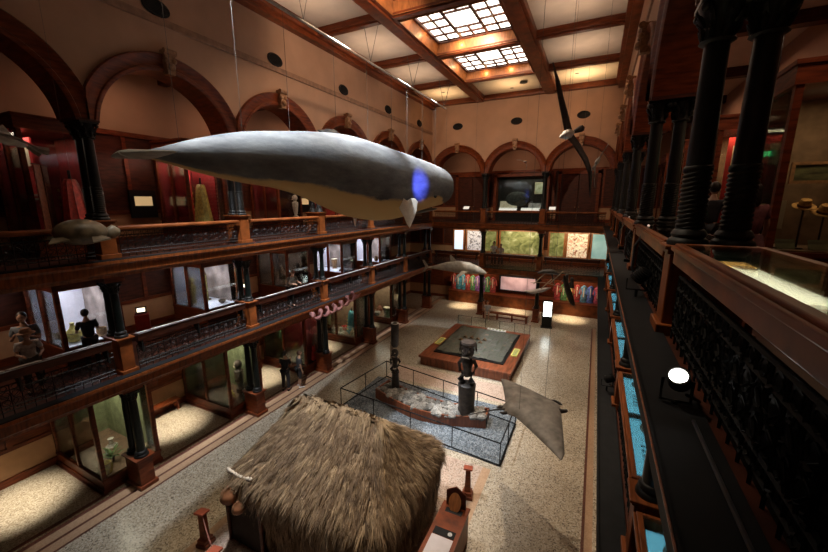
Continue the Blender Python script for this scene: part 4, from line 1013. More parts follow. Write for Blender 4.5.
# ------------------------------------------------------------ thatched house
def strand_mat():
    m,nt,b=nodes('pili_grass'); N=nt.nodes; L=nt.links
    at=N.new('ShaderNodeAttribute'); at.attribute_name='blade_tone'
    cr=N.new('ShaderNodeValToRGB'); e=cr.color_ramp.elements; e[0].color=(.075,.045,.024,1); e[1].color=(.40,.29,.17,1); x=e.new(.5); x.color=(.19,.125,.07,1)
    L.new(at.outputs['Fac'],cr.inputs[0]); L.new(cr.outputs[0],b.inputs['Base Color']); b.inputs['Roughness'].default_value=.75
    return m
PILI=strand_mat(); PILIB=mat('thatch_base',(.10,.062,.034),.9,noise=.4,scale=30,stretch=(1,1,.15))
hut=thing('thatched_house','steep roofed grass thatched house standing on the floor in the foreground','house',(-5.24,6.42,0))
HX,HY=2.04,1.66
PR=[(0,1.00,.97),(.8,1.03,1.02),(1.48,1.05,1.05),(1.70,1.03,1.01),(2.0,.92,.78),(2.4,.785,.46),(2.8,.65,.17),(2.98,.57,.05)]
def _mkplan():
    rc=.42; P=[]; 
    for (cx,cy,a0) in ((HX-rc,HY-rc,0),(-(HX-rc),HY-rc,90),(-(HX-rc),-(HY-rc),180),(HX-rc,-(HY-rc),270)):
        for k in range(13): a=R(a0+90*k/12); P.append((cx+rc*math.cos(a),cy+rc*math.sin(a)))
    P.append(P[0]); L=[0]
    for p,q in zip(P[:-1],P[1:]): L.append(L[-1]+math.dist(p,q))
    return P,L
_P,_L=_mkplan()
import bisect
def plan(u):
    t=(u%1)*_L[-1]; i=min(len(_P)-2,max(0,bisect.bisect(_L,t)-1)); q=(t-_L[i])/max(1e-9,_L[i+1]-_L[i])
    return _P[i][0]*(1-q)+_P[i+1][0]*q,_P[i][1]*(1-q)+_P[i+1][1]*q
def hut_pt(u,v):
    """u 0..1 round the plan, v 0..1 up the profile"""
    f=v*(len(PR)-1); i=min(int(f),len(PR)-2); q=f-i
    z,a,b=[PR[i][k]*(1-q)+PR[i+1][k]*q for k in range(3)]
    x,y=plan(u); x*=a; y*=b
    return Vector((x,y,z))
m=MB(); m.loft([[hut_pt(k/96,j/21) for k in range(96)] for j in range(22)]); m.build('thatch_body',PILIB,hut,smooth=True)
random.seed(11)
def blades(name,gen,n,per=7,spread=.03):
    vs=[];fs=[];tone=[]
    for _ in range(n//per):
        p0,d0,nr,l0,w0,t0=gen(); sd=d0.cross(nr).normalized()
        for q in range(per):
            p=p0+sd*random.gauss(0,spread)+d0*random.uniform(-.06,.06); d=(d0+sd*random.gauss(0,.10)+nr*random.uniform(-.05,.05)).normalized()
            s=d.cross(nr).normalized()*w0*random.uniform(.6,1.1); l=l0*random.uniform(.7,1.1); t_=min(1,max(0,t0+random.gauss(0,.10)))
            o=len(vs); mid=p+d*l*.5+nr*.04*random.random(); tip=p+d*l+nr*random.uniform(-.02,.035)
            vs+= [p-s,p+s,mid+s*.8,mid-s*.8,tip]; fs+=[(o,o+1,o+2,o+3),(o+3,o+2,o+4)]; tone+=[t_]*5
    me=bpy.data.meshes.new(name); me.from_pydata(vs,[],fs); me.materials.append(PILI)
    at=me.attributes.new('blade_tone','FLOAT','POINT'); at.data.foreach_set('value',tone)
    o=bpy.data.objects.new(name,me); COL.objects.link(o); o.parent=hut; return o
def rim_u(): return random.random()
def gen_roof():
    while True:
        an=rim_u(); v=random.random()**.85
        p=hut_pt(an,v*.97+.0)
        # even out density along straight sides by picking plan positions at random
        p2=hut_pt(an,max(0,v*.97-.03)); d=(p2-p)
        if d.length<1e-6: continue
        d.normalize(); tu=(hut_pt(an+.002,v*.97)-hut_pt(an-.002,v*.97))
        if tu.length<1e-7: continue
        nr=tu.normalized().cross(-d).normalized()
        c=Vector((p.x,p.y,0)); 
        if nr.dot(c)<0: nr=-nr
        d=(d+tu.normalized()*random.gauss(0,.13)+nr*random.uniform(-.0,.16)).normalized()
        cl=.5+.5*math.sin(p.x*9+p.z*7)*math.sin(p.y*8-p.z*5)
        return p+nr*.02,d,nr,random.uniform(.22,.5),random.uniform(.006,.016),min(1,max(0,random.gauss(.38+.18*cl,.2)))
blades('thatch_strands',gen_roof,42000)
def gen_ridge():
    x=random.uniform(-1.28,1.28); s=random.choice((-1,1)); zz=3.02-.03*abs(x)+random.uniform(-.05,.04)
    p=Vector((x,random.uniform(-.12,.12),zz)); d=Vector((random.gauss(0,.22)+x*.12,s*.62,-.78)).normalized(); nr=Vector((0,s*.8,.6)).normalized()
    if abs(x)>1.1 and random.random()<.6: d=Vector((math.copysign(.6,x),random.gauss(0,.4),-.75)).normalized(); nr=Vector((math.copysign(.7,x),0,.6)).normalized()
    return p+nr*random.uniform(.0,.07),d,nr,random.uniform(.3,.62),random.uniform(.01,.022),min(1,max(0,random.gauss(.72,.2)))
rc=blades('ridge_cap',gen_ridge,5600,per=10,spread=.035); rc['label']='paler bundled grass along the ridge'
# fringe at the eaves and a low dark box for the eave shade at the left corner with cord and gourds
def gen_eave():
    while True:
        an=rim_u(); p=hut_pt(an,.40); tu=hut_pt(an+.002,.4)-hut_pt(an-.002,.4)
        nr=Vector((p.x/HX**2,p.y/HY**2,0)).normalized()
        if p.x<-.9 and p.y<-1.3: continue
        return p+nr*.03,Vector((random.gauss(0,.07),random.gauss(0,.07),-1)).normalized(),nr,random.uniform(.3,.6),random.uniform(.006,.014),min(1,max(0,random.gauss(.35,.2)))
blades('eave_fringe',gen_eave,3500)
m=MB(); m.box(-2.0,-.9,-1.78,-1.5,.0,1.25); d=m.build('doorway',mat('eave_shade',(.02,.013,.01),.9),hut)  # near-black box stands in for the shade below the eave
for x in (-2.0,-.9): MB().tube([(x,-1.8,0),(x,-1.8,1.35)],.045,8).build('door_post',WOODD,d,smooth=True)
t=thing('cord_garland','whitish knotted cord tied along the left eave of the thatched house','cord',(-7.25,4.78,1.80))
m=MB(); 
for k in range(16):
    u=k/15; m.ball((-.04+.78*u,-.02,.02-.06*math.sin(u*PI)),.035+.012*(k%2),7,5)
m.build('knots',mat('bone_white',(.55,.48,.40),.7,noise=.3,scale=20),t,smooth=True); m=MB(); m.tube([(-.04+.78*u/8,-.02,.02-.06*math.sin(u/8*PI)) for u in range(9)],.018,5); m.build('cord',mat('cord',(.25,.16,.08),.7),t)
for i,(x,y,z,s) in enumerate(((-7.02,4.55,1.38,.21),(-6.70,4.52,1.20,.15))):
    t=thing('hanging_gourd','%s brown gourd hanging from the left corner of the thatched house'%('larger' if i==0 else 'smaller'),'gourd',(x,y,z),0,'gourds at the thatched house')
    m=MB(); m.lathe([(.001,-s),(s*.6,-s*.85),(s,-s*.2),(s*.8,s*.45),(s*.25,s*.8),(s*.2,s*1.1),(.001,s*1.12)],n=18); m.build('gourd_body',mat('gourd_skin',(.26,.11,.05),.5,noise=.25),t,smooth=True)
    m=MB(); m.tube([(0,0,s*1.1),(0,.15,1.75-z)],.012,5)
    for a in range(4): m.tube([(s*1.02*math.cos(a*PI/2+b*.0)*math.sin(q),s*1.02*math.sin(a*PI/2)*math.sin(q),-s*math.cos(q)) for b,q in enumerate((.2,.8,1.4,1.9,2.4))],.01,4)
    m.build('net_cord',_M['cord'],t)
# ------------------------------------------------------------ gravel bed with curved stone platform and carved figures
t=struct(MB().box(-8.45,-2.0,10.0,13.3,-.01,.03).build('floor',mosaic('blue_gravel',[((.10,.12,.14),.35),((.17,.20,.23),.3),((.25,.28,.31),.2),((.05,.06,.07),.15)],26,.8)))
o=MB(); random.seed(5)
for k in range(5200):
    x=random.uniform(-8.4,-2.05); y=random.uniform(10.05,13.25); s=random.uniform(.012,.03); a=random.uniform(0,PI)
    c,q=math.cos(a)*s,math.sin(a)*s
    o.add([(x+c,y+q,.03),(x-q,y+c,.03),(x-c,y-q,.03),(x+q,y-c,.03),(x,y,.03+s*1.1)],[(0,1,4),(1,2,4),(2,3,4),(3,0,4)])
tag(o.build('gravel',mosaic('gravel_chips',[((.13,.16,.19),.4),((.22,.26,.30),.35),((.33,.37,.40),.25)],9,.75)),'blue grey gravel spread inside the railed enclosure','gravel',kind='stuff')
t=thing('enclosure_rail','low black metal rail with thin posts around the gravel bed','railing',(0,0,0))
RB=[(-8.45,10.5),(-2.0,9.95),(-2.0,12.35),(-8.1,13.45)]
m=MB(); 
for i in range(4):
    a,b=RB[i],RB[(i+1)%4]; m.tube([(*a,.80),(*b,.80)],.022,6)
m.build('top_rail',STEEL,t,smooth=True)
m=MB()
for i in range(4): a,b=RB[i],RB[(i+1)%4]; m.tube([(*a,.04),(*b,.04)],.03,4)
m.build('kerb',STEEL,t)
for i in range(4):
    a,b=Vector(RB[i]),Vector(RB[(i+1)%4]); n=max(2,round((b-a).length/1.55))
    for k in range(n):
        p=a.lerp(b,k/n); m=MB(); m.tube([(p.x,p.y,.04),(p.x,p.y,.80)],.017,6); m.build('rail_post',STEEL,t)
    m=MB(); m.add([(a.x,a.y,.08),(b.x,b.y,.08),(b.x,b.y,.77),(a.x,a.y,.77)],[(0,1,2,3)])
# curved platform
def curve_front(u): return (-7.55+4.65*u, 11.62-.62*math.sin(u*PI)**1.1-.02*u)
def curve_back(u): return (-7.45+4.5*u, 12.55-.42*math.sin(u*PI)-.25*u)
plat=thing('curved_stone_platform','curved reddish wooden platform edge filled with grey stones on the gravel','platform',(0,0,0))
m=MB(); n=28; fo=[curve_front(k/n) for k in range(n+1)]; bo=[curve_back(k/n) for k in range(n+1)]
def wallstrip(m,pts,t_,z0,z1):
    for (a,b) in zip(pts[:-1],pts[1:]):
        d=Vector((b[0]-a[0],b[1]-a[1])).normalized(); nn=Vector((-d.y,d.x))*t_
        m.add([(a[0],a[1],z0),(b[0],b[1],z0),(b[0]+nn.x,b[1]+nn.y,z0),(a[0]+nn.x,a[1]+nn.y,z0),(a[0],a[1],z1),(b[0],b[1],z1),(b[0]+nn.x,b[1]+nn.y,z1),(a[0]+nn.x,a[1]+nn.y,z1)],[(0,1,5,4),(3,7,6,2),(4,5,6,7),(0,4,7,3),(1,2,6,5)])
REDW=mat('red_wood_platform',(.20,.06,.025),.4,noise=.25,scale=4,stretch=(3,3,.4))
wallstrip(m,fo,.06,0,.45); m.build('front_board',REDW,plat)
m=MB(); wallstrip(m,bo,-.06,0,.45); wallstrip(m,[bo[0],fo[0]],.06,0,.45); wallstrip(m,[fo[-1],bo[-1]],.06,0,.45); m.build('back_board',REDW,plat)
m=MB(); m.prism([(a,b+.05) for a,b in fo]+[(a,b-.05) for a,b in bo[::-1]],.02,.36,'z'); m.build('stone_fill_base',mat('fill_dark',(.05,.045,.04),.9,noise=.4,scale=20),plat)
rocks=[]
STN=mat('lava_stone_pale',(.22,.21,.19),.85,noise=.35,scale=5,bump=.4)
_b=STN.node_tree.nodes['Principled BSDF']; _c=_b.inputs['Base Color'].links[0].from_socket; _o=STN.node_tree.nodes.new('ShaderNodeObjectInfo'); _r=STN.node_tree.nodes.new('ShaderNodeMapRange'); _r.inputs[3].default_value=.35; _r.inputs[4].default_value=1.5
_m=STN.node_tree.nodes.new('ShaderNodeMix'); _m.data_type='RGBA'; _m.blend_type='MULTIPLY'; _m.inputs[0].default_value=1
STN.node_tree.links.new(_o.outputs['Random'],_r.inputs[0]); STN.node_tree.links.new(_c,_m.inputs[6]); STN.node_tree.links.new(_r.outputs[0],_m.inputs[7]); STN.node_tree.links.new(_m.outputs[2],_b.inputs['Base Color'])
for k in range(6):
    m=MB(); m.ball((0,0,0),1,8,6); random.seed(k); m.v=[tuple(c*(1+random.uniform(-.18,.18)) for c in v) for v in m.v]
    rocks.append(m)
protos=[]; random.seed(21); cnt=0
GS='loose grey stones on the curved platform'
for k in range(185):
    u=random.uniform(.03,.97); q=random.uniform(.08,.92); a=curve_front(u); b=curve_back(u); x=a[0]*(1-q)+b[0]*q; y=a[1]*(1-q)+b[1]*q
    if (x+6.85)**2+(y-12.1)**2<.06 or (x+3.7)**2+(y-11.75)**2<.1: continue
    s=random.uniform(.09,.17)
    if len(protos)<6:
        r=rocks[len(protos)].build('stone',STN,smooth=False); protos.append(r)
    else: r=protos[k%6].copy(); COL.objects.link(r)
    r.location=(x,y,.36+s*.35); r.scale=(s*1.2,s,s*.75); r.rotation_euler=(random.uniform(-.2,.2),random.uniform(-.2,.2),random.uniform(0,6))
    tag(r,'loose grey stone lying on the curved red edged platform','stone',GS)
BW=mat('blackened_wood',(.022,.017,.014),.45,noise=.5,scale=9,bump=.5)
def kii(name,lab,loc,tall):
    t=thing(name,lab,'statue',loc)
    m=MB(); 
    if tall: m.lathe([(.16,0),(.17,.1),(.14,.7),(.17,.75),(.15,.8)],n=14)
    else: m.lathe([(.33,0),(.34,.12),(.29,.2),(.31,.9),(.33,1.15),(.24,1.2)],n=16)
    m.build('post_base',BW,t,smooth=True)
    z=.78 if tall else 1.18; w=.66 if tall else 1.0
    m=MB()   # legs, trunk, arms and neck as one carving
    for s in (-1,1):
        m.tube([(s*.13*w,-.02,z),(s*.20*w,-.14*w,z+.18*w),(s*.12*w,.02,z+.42*w)],[.10*w,.12*w,.13*w],9)
        m.tube([(s*.20*w,.0,z+.92*w),(s*.32*w,.0,z+.72*w),(s*.25*w,-.10*w,z+.45*w)],[.09*w,.075*w,.06*w],8)
    m.tube([(0,0,z+.32*w),(0,-.02,z+.55*w),(0,0,z+.85*w),(0,0,z+1.02*w)],[.16*w,.15*w,.22*w,.10*w],12)
    m.build('carved_body',BW,t,smooth=True)
    hz=z+1.0*w
    m=MB(); m.ball((0,-.02,hz+.24*w),.23*w,14,10,(1,1.05,1.2)); m.bx((0,-.22*w,hz+.1*w),(.3*w,.14*w,.13*w)); m.tube([(0,-.24*w,hz+.34*w),(0,-.29*w,hz+.22*w)],[.03*w,.06*w],7)
    hd=m.build('head',BW,t,smooth=True)
    m=MB(); 
    for s in (-1,1): m.ball((s*.1*w,-.21*w,hz+.30*w),.045*w,8,6)
    m.box(-.13*w,.13*w,-.305*w,-.28*w,hz+.08*w,hz+.12*w); m.build('eyes_and_teeth',mat('shell_inlay',(.4,.35,.28),.5),hd)
    if tall:
        m=MB(); m.lathe([(.10,hz+.42),(.155,hz+.5),(.165,2.83),(.15,2.86),(.12,2.86),(.11,2.75),(.001,2.73)],n=18); m.build('headdress',BW,t,smooth=True)
        m=MB(); m.tube([(.138*math.cos(a*PI/10),.138*math.sin(a*PI/10),2.865) for a in range(20)],.022,5,close=True); m.build('pale_ring',mat('ring_pale',(.36,.33,.3),.5),t,smooth=True)
        m=MB(); m.box(-.175,-.13,-.1,.05,1.35,2.1); m.build('pale_plank',mat('plank_pale',(.4,.33,.25),.6),t)
    else:
        m=MB(); random.seed(9); m.lathe([(.19,hz+.42),(.26,hz+.5),(.27,2.72),(.24,2.78),(.001,2.80)],n=18)
        for k in range(160):
            a=random.uniform(0,2*PI); z0=random.uniform(hz+.35,2.78); r=.25; p=Vector((r*math.cos(a),r*math.sin(a),z0)); m.tube([p,p+Vector((.07*math.cos(a),.07*math.sin(a),-.14))],[.014,.003],3)
        m.build('fibre_headdress',mat('fibre_brown',(.05,.035,.028),.8,noise=.3),t)
    return t
kii('carved_pole_figure','tall thin black carved figure with pale ring top, left end of the stones',(-6.87,12.1,.37),True)
kii('carved_guardian_figure','stout black carved figure with fibre headdress, right end of the stones',(-3.68,11.75,.37),False)
# ------------------------------------------------------------ relief table
t=thing('relief_model_table','large square reddish wooden table with dark relief model top','display table',(-5.08,18.1,0))
m=MB(); m.box(-2.2,2.2,-2.7,2.6,0,.42); m.box(-2.28,2.28,-2.78,2.68,.40,.50)
for k in range(16): m.box(-2.15+k*.285,-2.13+k*.285,-2.715,-2.7,.02,.40)
m.build('wooden_base',mat('red_wood',(.21,.062,.026),.38,noise=.3,scale=3,stretch=(3,.5,.5)),t,bevel=.02)
m=MB(); m.box(-1.78,1.78,-2.05,2.25,.50,.54); m.build('relief_tray',IRON,t)
m=MB(); nx,ny=44,44; random.seed(2); vs=[]
for j in range(ny+1):
    for i in range(nx+1):
        x=-1.66+3.32*i/nx; y=-1.93+4.06*j/ny
        h=.012*math.sin(x*7+y*3)+.02*math.sin(x*2.3-1)*math.cos(y*2.1)+(.035 if (int(i/5)+int(j/7))%3==0 else .0)+random.uniform(0,.012)
        vs.append((x,y,.575+max(-.02,h)))
m.add(vs,[(j*(nx+1)+i,j*(nx+1)+i+1,(j+1)*(nx+1)+i+1,(j+1)*(nx+1)+i) for j in range(ny) for i in range(nx)]); m.build('relief_surface',patt('relief_ground',[(.035,.035,.03),(.09,.085,.07),(.06,.07,.05),(.15,.11,.08)],3.5),t)
for i in range(8):
    m=MB(); x=-1.0+.36*(i%4)+.1*(i//4); y=-.1+.5*(i//4); m.prism([(-.12,0),(.12,0),(0,.12)],-.1,.1,'y'); m.v=[(a+x,b+y,c+.60) for a,b,c in m.v]; m.build('model_house',mat('model_thatch',(.14,.09,.05),.8),t)
YC=mat('yellow_card',(.75,.72,.20),.5,noise=.15,scale=14)
for nm,(x,y),(w,d),r,mt in (('yellow card','a',0,0,0),)[:0]: pass
for lab,x,y,w,d,mt in (('yellow green information card on the left rim',-2.0,-.6,.3,.95,YC),('yellow and white information card on the right rim',2.02,-.4,.3,.95,YC),('white information card on the far rim',.35,2.45,1.1,.28,WHITE)):
    m=MB(); m.box(x-w/2,x+w/2,y-d/2,y+d/2,.50,.56); q=m.build('information_card',mt,t); q['label']=lab
    m=MB(); 
    for k in range(5):
        if w>d: m.box(x-w/2+.1+.2*k,x-w/2+.22+.2*k,y-.08,y+.08,.56,.563)
        else: m.box(x-.1,x+.1,y-d/2+.1+.16*k,y-d/2+.2+.16*k,.56,.563)
    m.build('printed_text',mat('ink',(.2,.25,.1),.6),q)
t=thing('glass_guard_rail','thin glass guard rail on posts at the back of the relief table','railing',(-5.08,20.95,0))
m=MB(); m.box(-2.2,2.2,-.006,.006,.15,.95); m.build('glass_pane',GLASS,t)
for k in range(6):
    m=MB(); m.tube([(-2.2+.88*k,0,0),(-2.2+.88*k,0,1.0)],.014,6); m.build('rail_post',STEEL,t)
m=MB(); m.tube([(-2.2,0,1.0),(2.2,0,1.0)],.012,6); m.build('top_rail',STEEL,t)
# ------------------------------------------------------------ rope posts
def post(lab,x,y):
    t=thing('wooden_post',lab,'post',(x,y,0),R(12),'wooden rope posts beside the thatched house')
    m=MB(); m.box(-.15,.15,-.15,.15,0,.10); m.box(-.12,.12,-.12,.12,.10,.2); m.build('post_base',WOOD,t,bevel=.01)
    m=MB(); m.prism([(-.085,.2),(.085,.2),(.06,.85),(-.06,.85)],-.07,.07,'y'); m.build('shaft',WOOD,t,bevel=.01)
    m=MB(); m.bx((0,0,.90),(.24,.24,.05),0,R(-14)); m.build('slanted_top',mat('red_cap',(.36,.09,.05),.4),t,bevel=.01)
post('short dark wooden rope post at lower left, beside the thatched house',-7.65,4.25)
post('short wooden rope post on the pink floor band, right of the thatched house',-2.52,8.4)
post('short wooden rope post at the bottom edge in front of the house corner',-6.5,3.75)
def rope(lab,a,b,sag): 
    o=MB().tube([(a[0]*(1-u)+b[0]*u,a[1]*(1-u)+b[1]*u,.83-sag*math.sin(PI*u)) for u in [k/10 for k in range(11)]],.014,6).build('barrier_rope',mat('red_rope',(.20,.07,.05),.7),smooth=True); tag(o,lab,'rope')
rope('thin reddish rope strung between the two lower left wooden posts',(-7.65,4.25),(-6.5,3.75),.12)
# touch desk at the bottom
t=thing('information_desk','wooden information desk with white panel at the bottom, beside the house','desk',(-2.35,6.1,0),R(2))
m=MB(); m.prism([(-1.3,0),(1.0,0),(1.0,.84),(-1.3,1.02)],-.30,.30,'x'); m.build('body',WOODL,t,bevel=.015)
m=MB(); m.prism([(-1.34,1.03),(1.04,.85),(1.04,.88),(-1.34,1.06)],-.33,.33,'x'); m.build('rim',WOOD,t)
m=MB(); m.prism([(-1.2,1.05),(.0,.955),(.0,.965),(-1.2,1.06)],-.24,.24,'x'); q=m.build('white_panel',mat('desk_white',(.62,.58,.62),.4,noise=.04),t)
m=MB(); m.prism([(.02,.955),(.22,.94),(.22,.95),(.02,.965)],-.24,.24,'x'); m.build('dark_strip',STEEL,t)
m=MB(); m.lathe([(.001,0),(.05,0),(.05,.012),(.001,.012)],(.13,.12,.955),14); m.build('round_button',GREYM,t,smooth=True)
m=MB(); m.box(-.2,.2,.30,.85,.9,.905); m.v=[(a,b,c+.0) for a,b,c in m.v]; m.build('sunken_tray',IRON,t)
m=MB(); m.prism([(-.24,0),(.24,0),(.24,.42),(0,.58),(-.24,.42)],.93,.97,'y'); m.v=[(a,b,c+.86) for a,b,c in m.v]; b_=m.build('raised_backboard',WOODD,t,bevel=.01)
m=MB(); m.lathe([(.001,0),(.13,0),(.15,.012),(.001,.02)],(0,.86,1.08),16,M=Matrix.Rotation(R(70),4,'X'),sy=1.5); m.build('brown_medallion',WOODO,b_,smooth=True)
# ------------------------------------------------------------ people
SKIN=mat('skin',(.42,.24,.16),.55,noise=.05); 
def skinmesh(name,V,E_,rad,mt,parent,sub=1,root=0):
    me=bpy.data.meshes.new(name); me.from_pydata(V,E_,[]); me.materials.append(mt)
    o=bpy.data.objects.new(name,me); COL.objects.link(o); o.parent=parent
    md=o.modifiers.new('skin','SKIN'); md.use_smooth_shade=True
    for i,v in enumerate(me.skin_vertices[0].data):
        r=rad[i]; v.radius=r if isinstance(r,tuple) else (r,r); v.use_root=(i==root)
    s=o.modifiers.new('sub','SUBSURF'); s.levels=sub; s.render_levels=sub
    dg=bpy.context.evaluated_depsgraph_get(); me2=bpy.data.meshes.new_from_object(o.evaluated_get(dg))
    o.modifiers.clear(); o.data=me2
    for p in me2.polygons: p.use_smooth=True
    return o
def person(lab,loc,rz,shirt,pants,hair=(.02,.015,.012),pose='stand',shorts=False,hat=None,h=1.7,skirt=False,bag=None,bend=0):
    t=thing('person',lab,'person',loc,rz); k=h/1.72
    sit=(pose=='sit')
    J={}
    hz=.95 if not sit else .50
    J['pel']=(0,0,hz); fw=-1 # faces -y
    J['sp']=(0,-.02-bend*.12,hz+.22); J['ch']=(0,-.03-bend*.28,hz+.42); J['nk']=(0,-.04-bend*.36,hz+.54); J['hd']=(0,-.06-bend*.44,hz+.64)
    for s,c in ((-1,'l'),(1,'r')):
        J['hip'+c]=(s*.10,0,hz-.04)
        if sit: J['kn'+c]=(s*.12,-.44,hz+.02); J['an'+c]=(s*.12,-.42,.09); J['to'+c]=(s*.13,-.60,.04)
        elif pose=='walk': J['kn'+c]=(s*.10,-.10*s-.04,.50); J['an'+c]=(s*.10,-.16*s+.04,.09); J['to'+c]=(s*.11,-.16*s-.12,.035)
        else: J['kn'+c]=(s*.11,-.02,.50); J['an'+c]=(s*.12,.03,.09); J['to'+c]=(s*.14,-.14,.035)
        sh=Vector(J['ch'])+Vector((s*.18,0,.05)); J['sh'+c]=tuple(sh)
        if pose in('lean','sit'): el=sh+Vector((s*.05,-.14,-.24)); wr=el+Vector((-s*.06,-.23,.02)); hn=wr+Vector((-s*.02,-.08,-.01))
        elif pose=='hold' : el=sh+Vector((s*.06,-.06,-.27)); wr=el+Vector((-s*.10,-.20,.12)); hn=wr+Vector((-s*.03,-.07,.05))
        else: el=sh+Vector((s*.06,.02,-.28)); wr=el+Vector((s*.01,-.06,-.25)); hn=wr+Vector((0,-.02,-.09))
        J['el'+c],J['wr'+c],J['hn'+c]=tuple(el),tuple(wr),tuple(hn)
    V=[];E_=[];Rr=[];ix={}
    def add(n,r,par=None):
        ix[n]=len(V); V.append(tuple(c*k for c in J[n])); Rr.append(tuple(c*k for c in r) if isinstance(r,tuple) else r*k)
        if par: E_.append((ix[par],ix[n]))
    add('pel',(.12,.09)); add('sp',(.10,.08),'pel'); add('ch',(.115,.085),'sp'); add('nk',.052,'ch'); add('hd',(.06,.06),'nk')
    for c in 'lr':
        add('hip'+c,.088,'pel'); add('kn'+c,.055,'hip'+c); add('an'+c,.036,'kn'+c); add('to'+c,.030,'an'+c)
        add('sh'+c,.045,'ch'); add('el'+c,.040,'sh'+c); add('wr'+c,.027,'el'+c); add('hn'+c,(.036,.020),'wr'+c)
        s=-1 if c=='l' else 1
        d=(Vector(J['hn'+c])-Vector(J['wr'+c])).normalized(); side=Vector((s,0,0)).cross(d).normalized() if abs(d.x)<.9 else Vector((0,0,1)); side=(d.cross(Vector((s,0,0)))).normalized()
        for f,(o,l) in enumerate(((-.028,.062),(-.010,.075),(.010,.070),(.027,.055))):
            J['f%s%d'%(c,f)]=tuple(Vector(J['hn'+c])+side*o+d*(.03+l)+Vector((-s*.018,0,0))); add('f%s%d'%(c,f),.009,'hn'+c)
        J['th'+c]=tuple(Vector(J['wr'+c])+d*.06+side*-.055+Vector((-s*.01,0,0))); add('th'+c,.010,'hn'+c)
    skinmesh('body',V,E_,Rr,SKIN,t)
    hd=Vector(J['hd'])*k; hc=hd+Vector((0,-.015,.085))*k
    m=MB(); m.ball(hc,.098*k,16,12,(1/1,1,1)); m.v=[(hc.x+(x-hc.x)*.82,hc.y+(y-hc.y)*.98,hc.z+(z-hc.z)*1.2-(.0 if z>hc.z else .0)) for x,y,z in m.v]
    m.tube([hc+Vector((0,-.088,.015))*k,hc+Vector((0,-.118,-.02))*k,hc+Vector((0,-.09,-.028))*k],[.010*k,.015*k,.012*k],6)
    for s in(-1,1): m.ball(hc+Vector((s*.082,.01,-.005))*k,.024*k,8,6,(.5,.8,1.2))
    head=m.build('head',SKIN,t,smooth=True)
    m=MB()
    for s in(-1,1): m.ball(hc+Vector((s*.032,-.087,.012))*k,.011*k,8,6)
    m.build('eyes',IRON,head)
    m=MB(); m.bx(hc+Vector((0,-.092,-.05))*k,(.045*k,.012*k,.012*k)); m.build('mouth',mat('lips',(.3,.09,.07),.5),head)
    HM=mat('hair_%d'%int(hair[0]*100),hair,.5,noise=.2)
    m=MB(); m.ball(hc+Vector((0,.022,.028))*k,.104*k,16,10,(.88,.98,1.1))
    if skirt or bag: m.tube([hc+Vector((0,.07,-.02))*k,hc+Vector((0,.10,-.14))*k,hc+Vector((0,.09,-.25))*k],[.07*k,.065*k,.03*k],9)
    m.build('hair',HM,t,smooth=True)
    # shirt
    SM=mat('cloth_%d_%d_%d'%tuple(int(c*100) for c in shirt),shirt,.8,noise=.2,scale=14); PM=mat('cloth_%d_%d_%d'%tuple(int(c*100) for c in pants),pants,.8,noise=.15,scale=14)
    def sub(names,edges,rad,nm,mt):
        jx={n:i for i,n in enumerate(names)}; skinmesh(nm,[tuple(c*k for c in J[n]) for n in names],[(jx[a],jx[b]) for a,b in edges],[tuple(c*k for c in r) if isinstance(r,tuple) else r*k for r in rad],mt,t)
    J['wa']=(0,0,hz-.02)
    J['ml']=tuple(Vector(J['shl']).lerp(Vector(J['ell']),.75)); J['mr']=tuple(Vector(J['shr']).lerp(Vector(J['elr']),.75)); J['cn']=tuple(Vector(J['ch']).lerp(Vector(J['nk']),.5))
    sub(['wa','sp','ch','cn','shl','ml','shr','mr'],[('wa','sp'),('sp','ch'),('ch','cn'),('ch','shl'),('shl','ml'),('ch','shr'),('shr','mr')],[(.165,.13),(.145,.125),(.165,.13),(.08,.075),.072,.060,.072,.060],'shirt',SM)
    if skirt:
        m=MB(); m.loft([[(r1*k*math.cos(a*PI/10)*(1+.05*math.cos(a*PI)),r2*k*math.sin(a*PI/10)*(1+.05*math.cos(a*PI)),z*k) for a in range(20)] for z,r1,r2 in ((.98,.16,.13),(.85,.19,.16),(.62,.23,.20),(.55,.24,.21))]); m.build('skirt',PM,t,smooth=True)
    else:
        e='an'
        J['al']=tuple(Vector(J['knl']).lerp(Vector(J['anl']),.15 if shorts else .92)); J['ar']=tuple(Vector(J['knr']).lerp(Vector(J['anr']),.15 if shorts else .92)); J['kl'],J['kr']=J['knl'],J['knr']
        if shorts: sub(['pel','hipl','al','hipr','ar'],[('pel','hipl'),('hipl','al'),('pel','hipr'),('hipr','ar')],[(.16,.12),.108,.085,.108,.085],'trousers',PM)
        else: sub(['pel','hipl','knl','al','hipr','knr','ar'],[('pel','hipl'),('hipl','knl'),('knl','al'),('pel','hipr'),('hipr','knr'),('knr','ar')],[(.16,.12),.105,.075,.058,.105,.075,.058],'trousers',PM)
    for c in 'lr':
        a=Vector(J['an'+c])*k; b=Vector(J['to'+c])*k; m=MB(); m.tube([a+Vector((0,.05,-.04))*k,a+Vector((0,0,-.035))*k,(a+b)/2+Vector((0,0,-.02))*k,b+Vector((0,-.03,0))*k],[.038*k,.046*k,.042*k,.026*k],8); m.build('shoe',IRON if not shorts else WHITE,t,smooth=True)
    if hat:
        m=MB(); m.lathe([(.001,.12),(.07,.125),(.10,.09),(.105,.03),(.16,.015),(.16,.005),(.001,.0)],(hc+Vector((0,0,.02))*k),18); m.build('hat',mat('hat_%d'%int(hat[0]*100),hat,.8),t,smooth=True)
    if bag:
        bm_=mat('bag_%d'%int(bag[0]*100),bag,.7,noise=.3); m=MB(); c=Vector(J['ch'])*k+Vector((0,.19,-.08))*k; m.ball(c,.17*k,14,10,(.9,.55,1.25)); m.build('backpack',bm_,t,smooth=True)
    return t
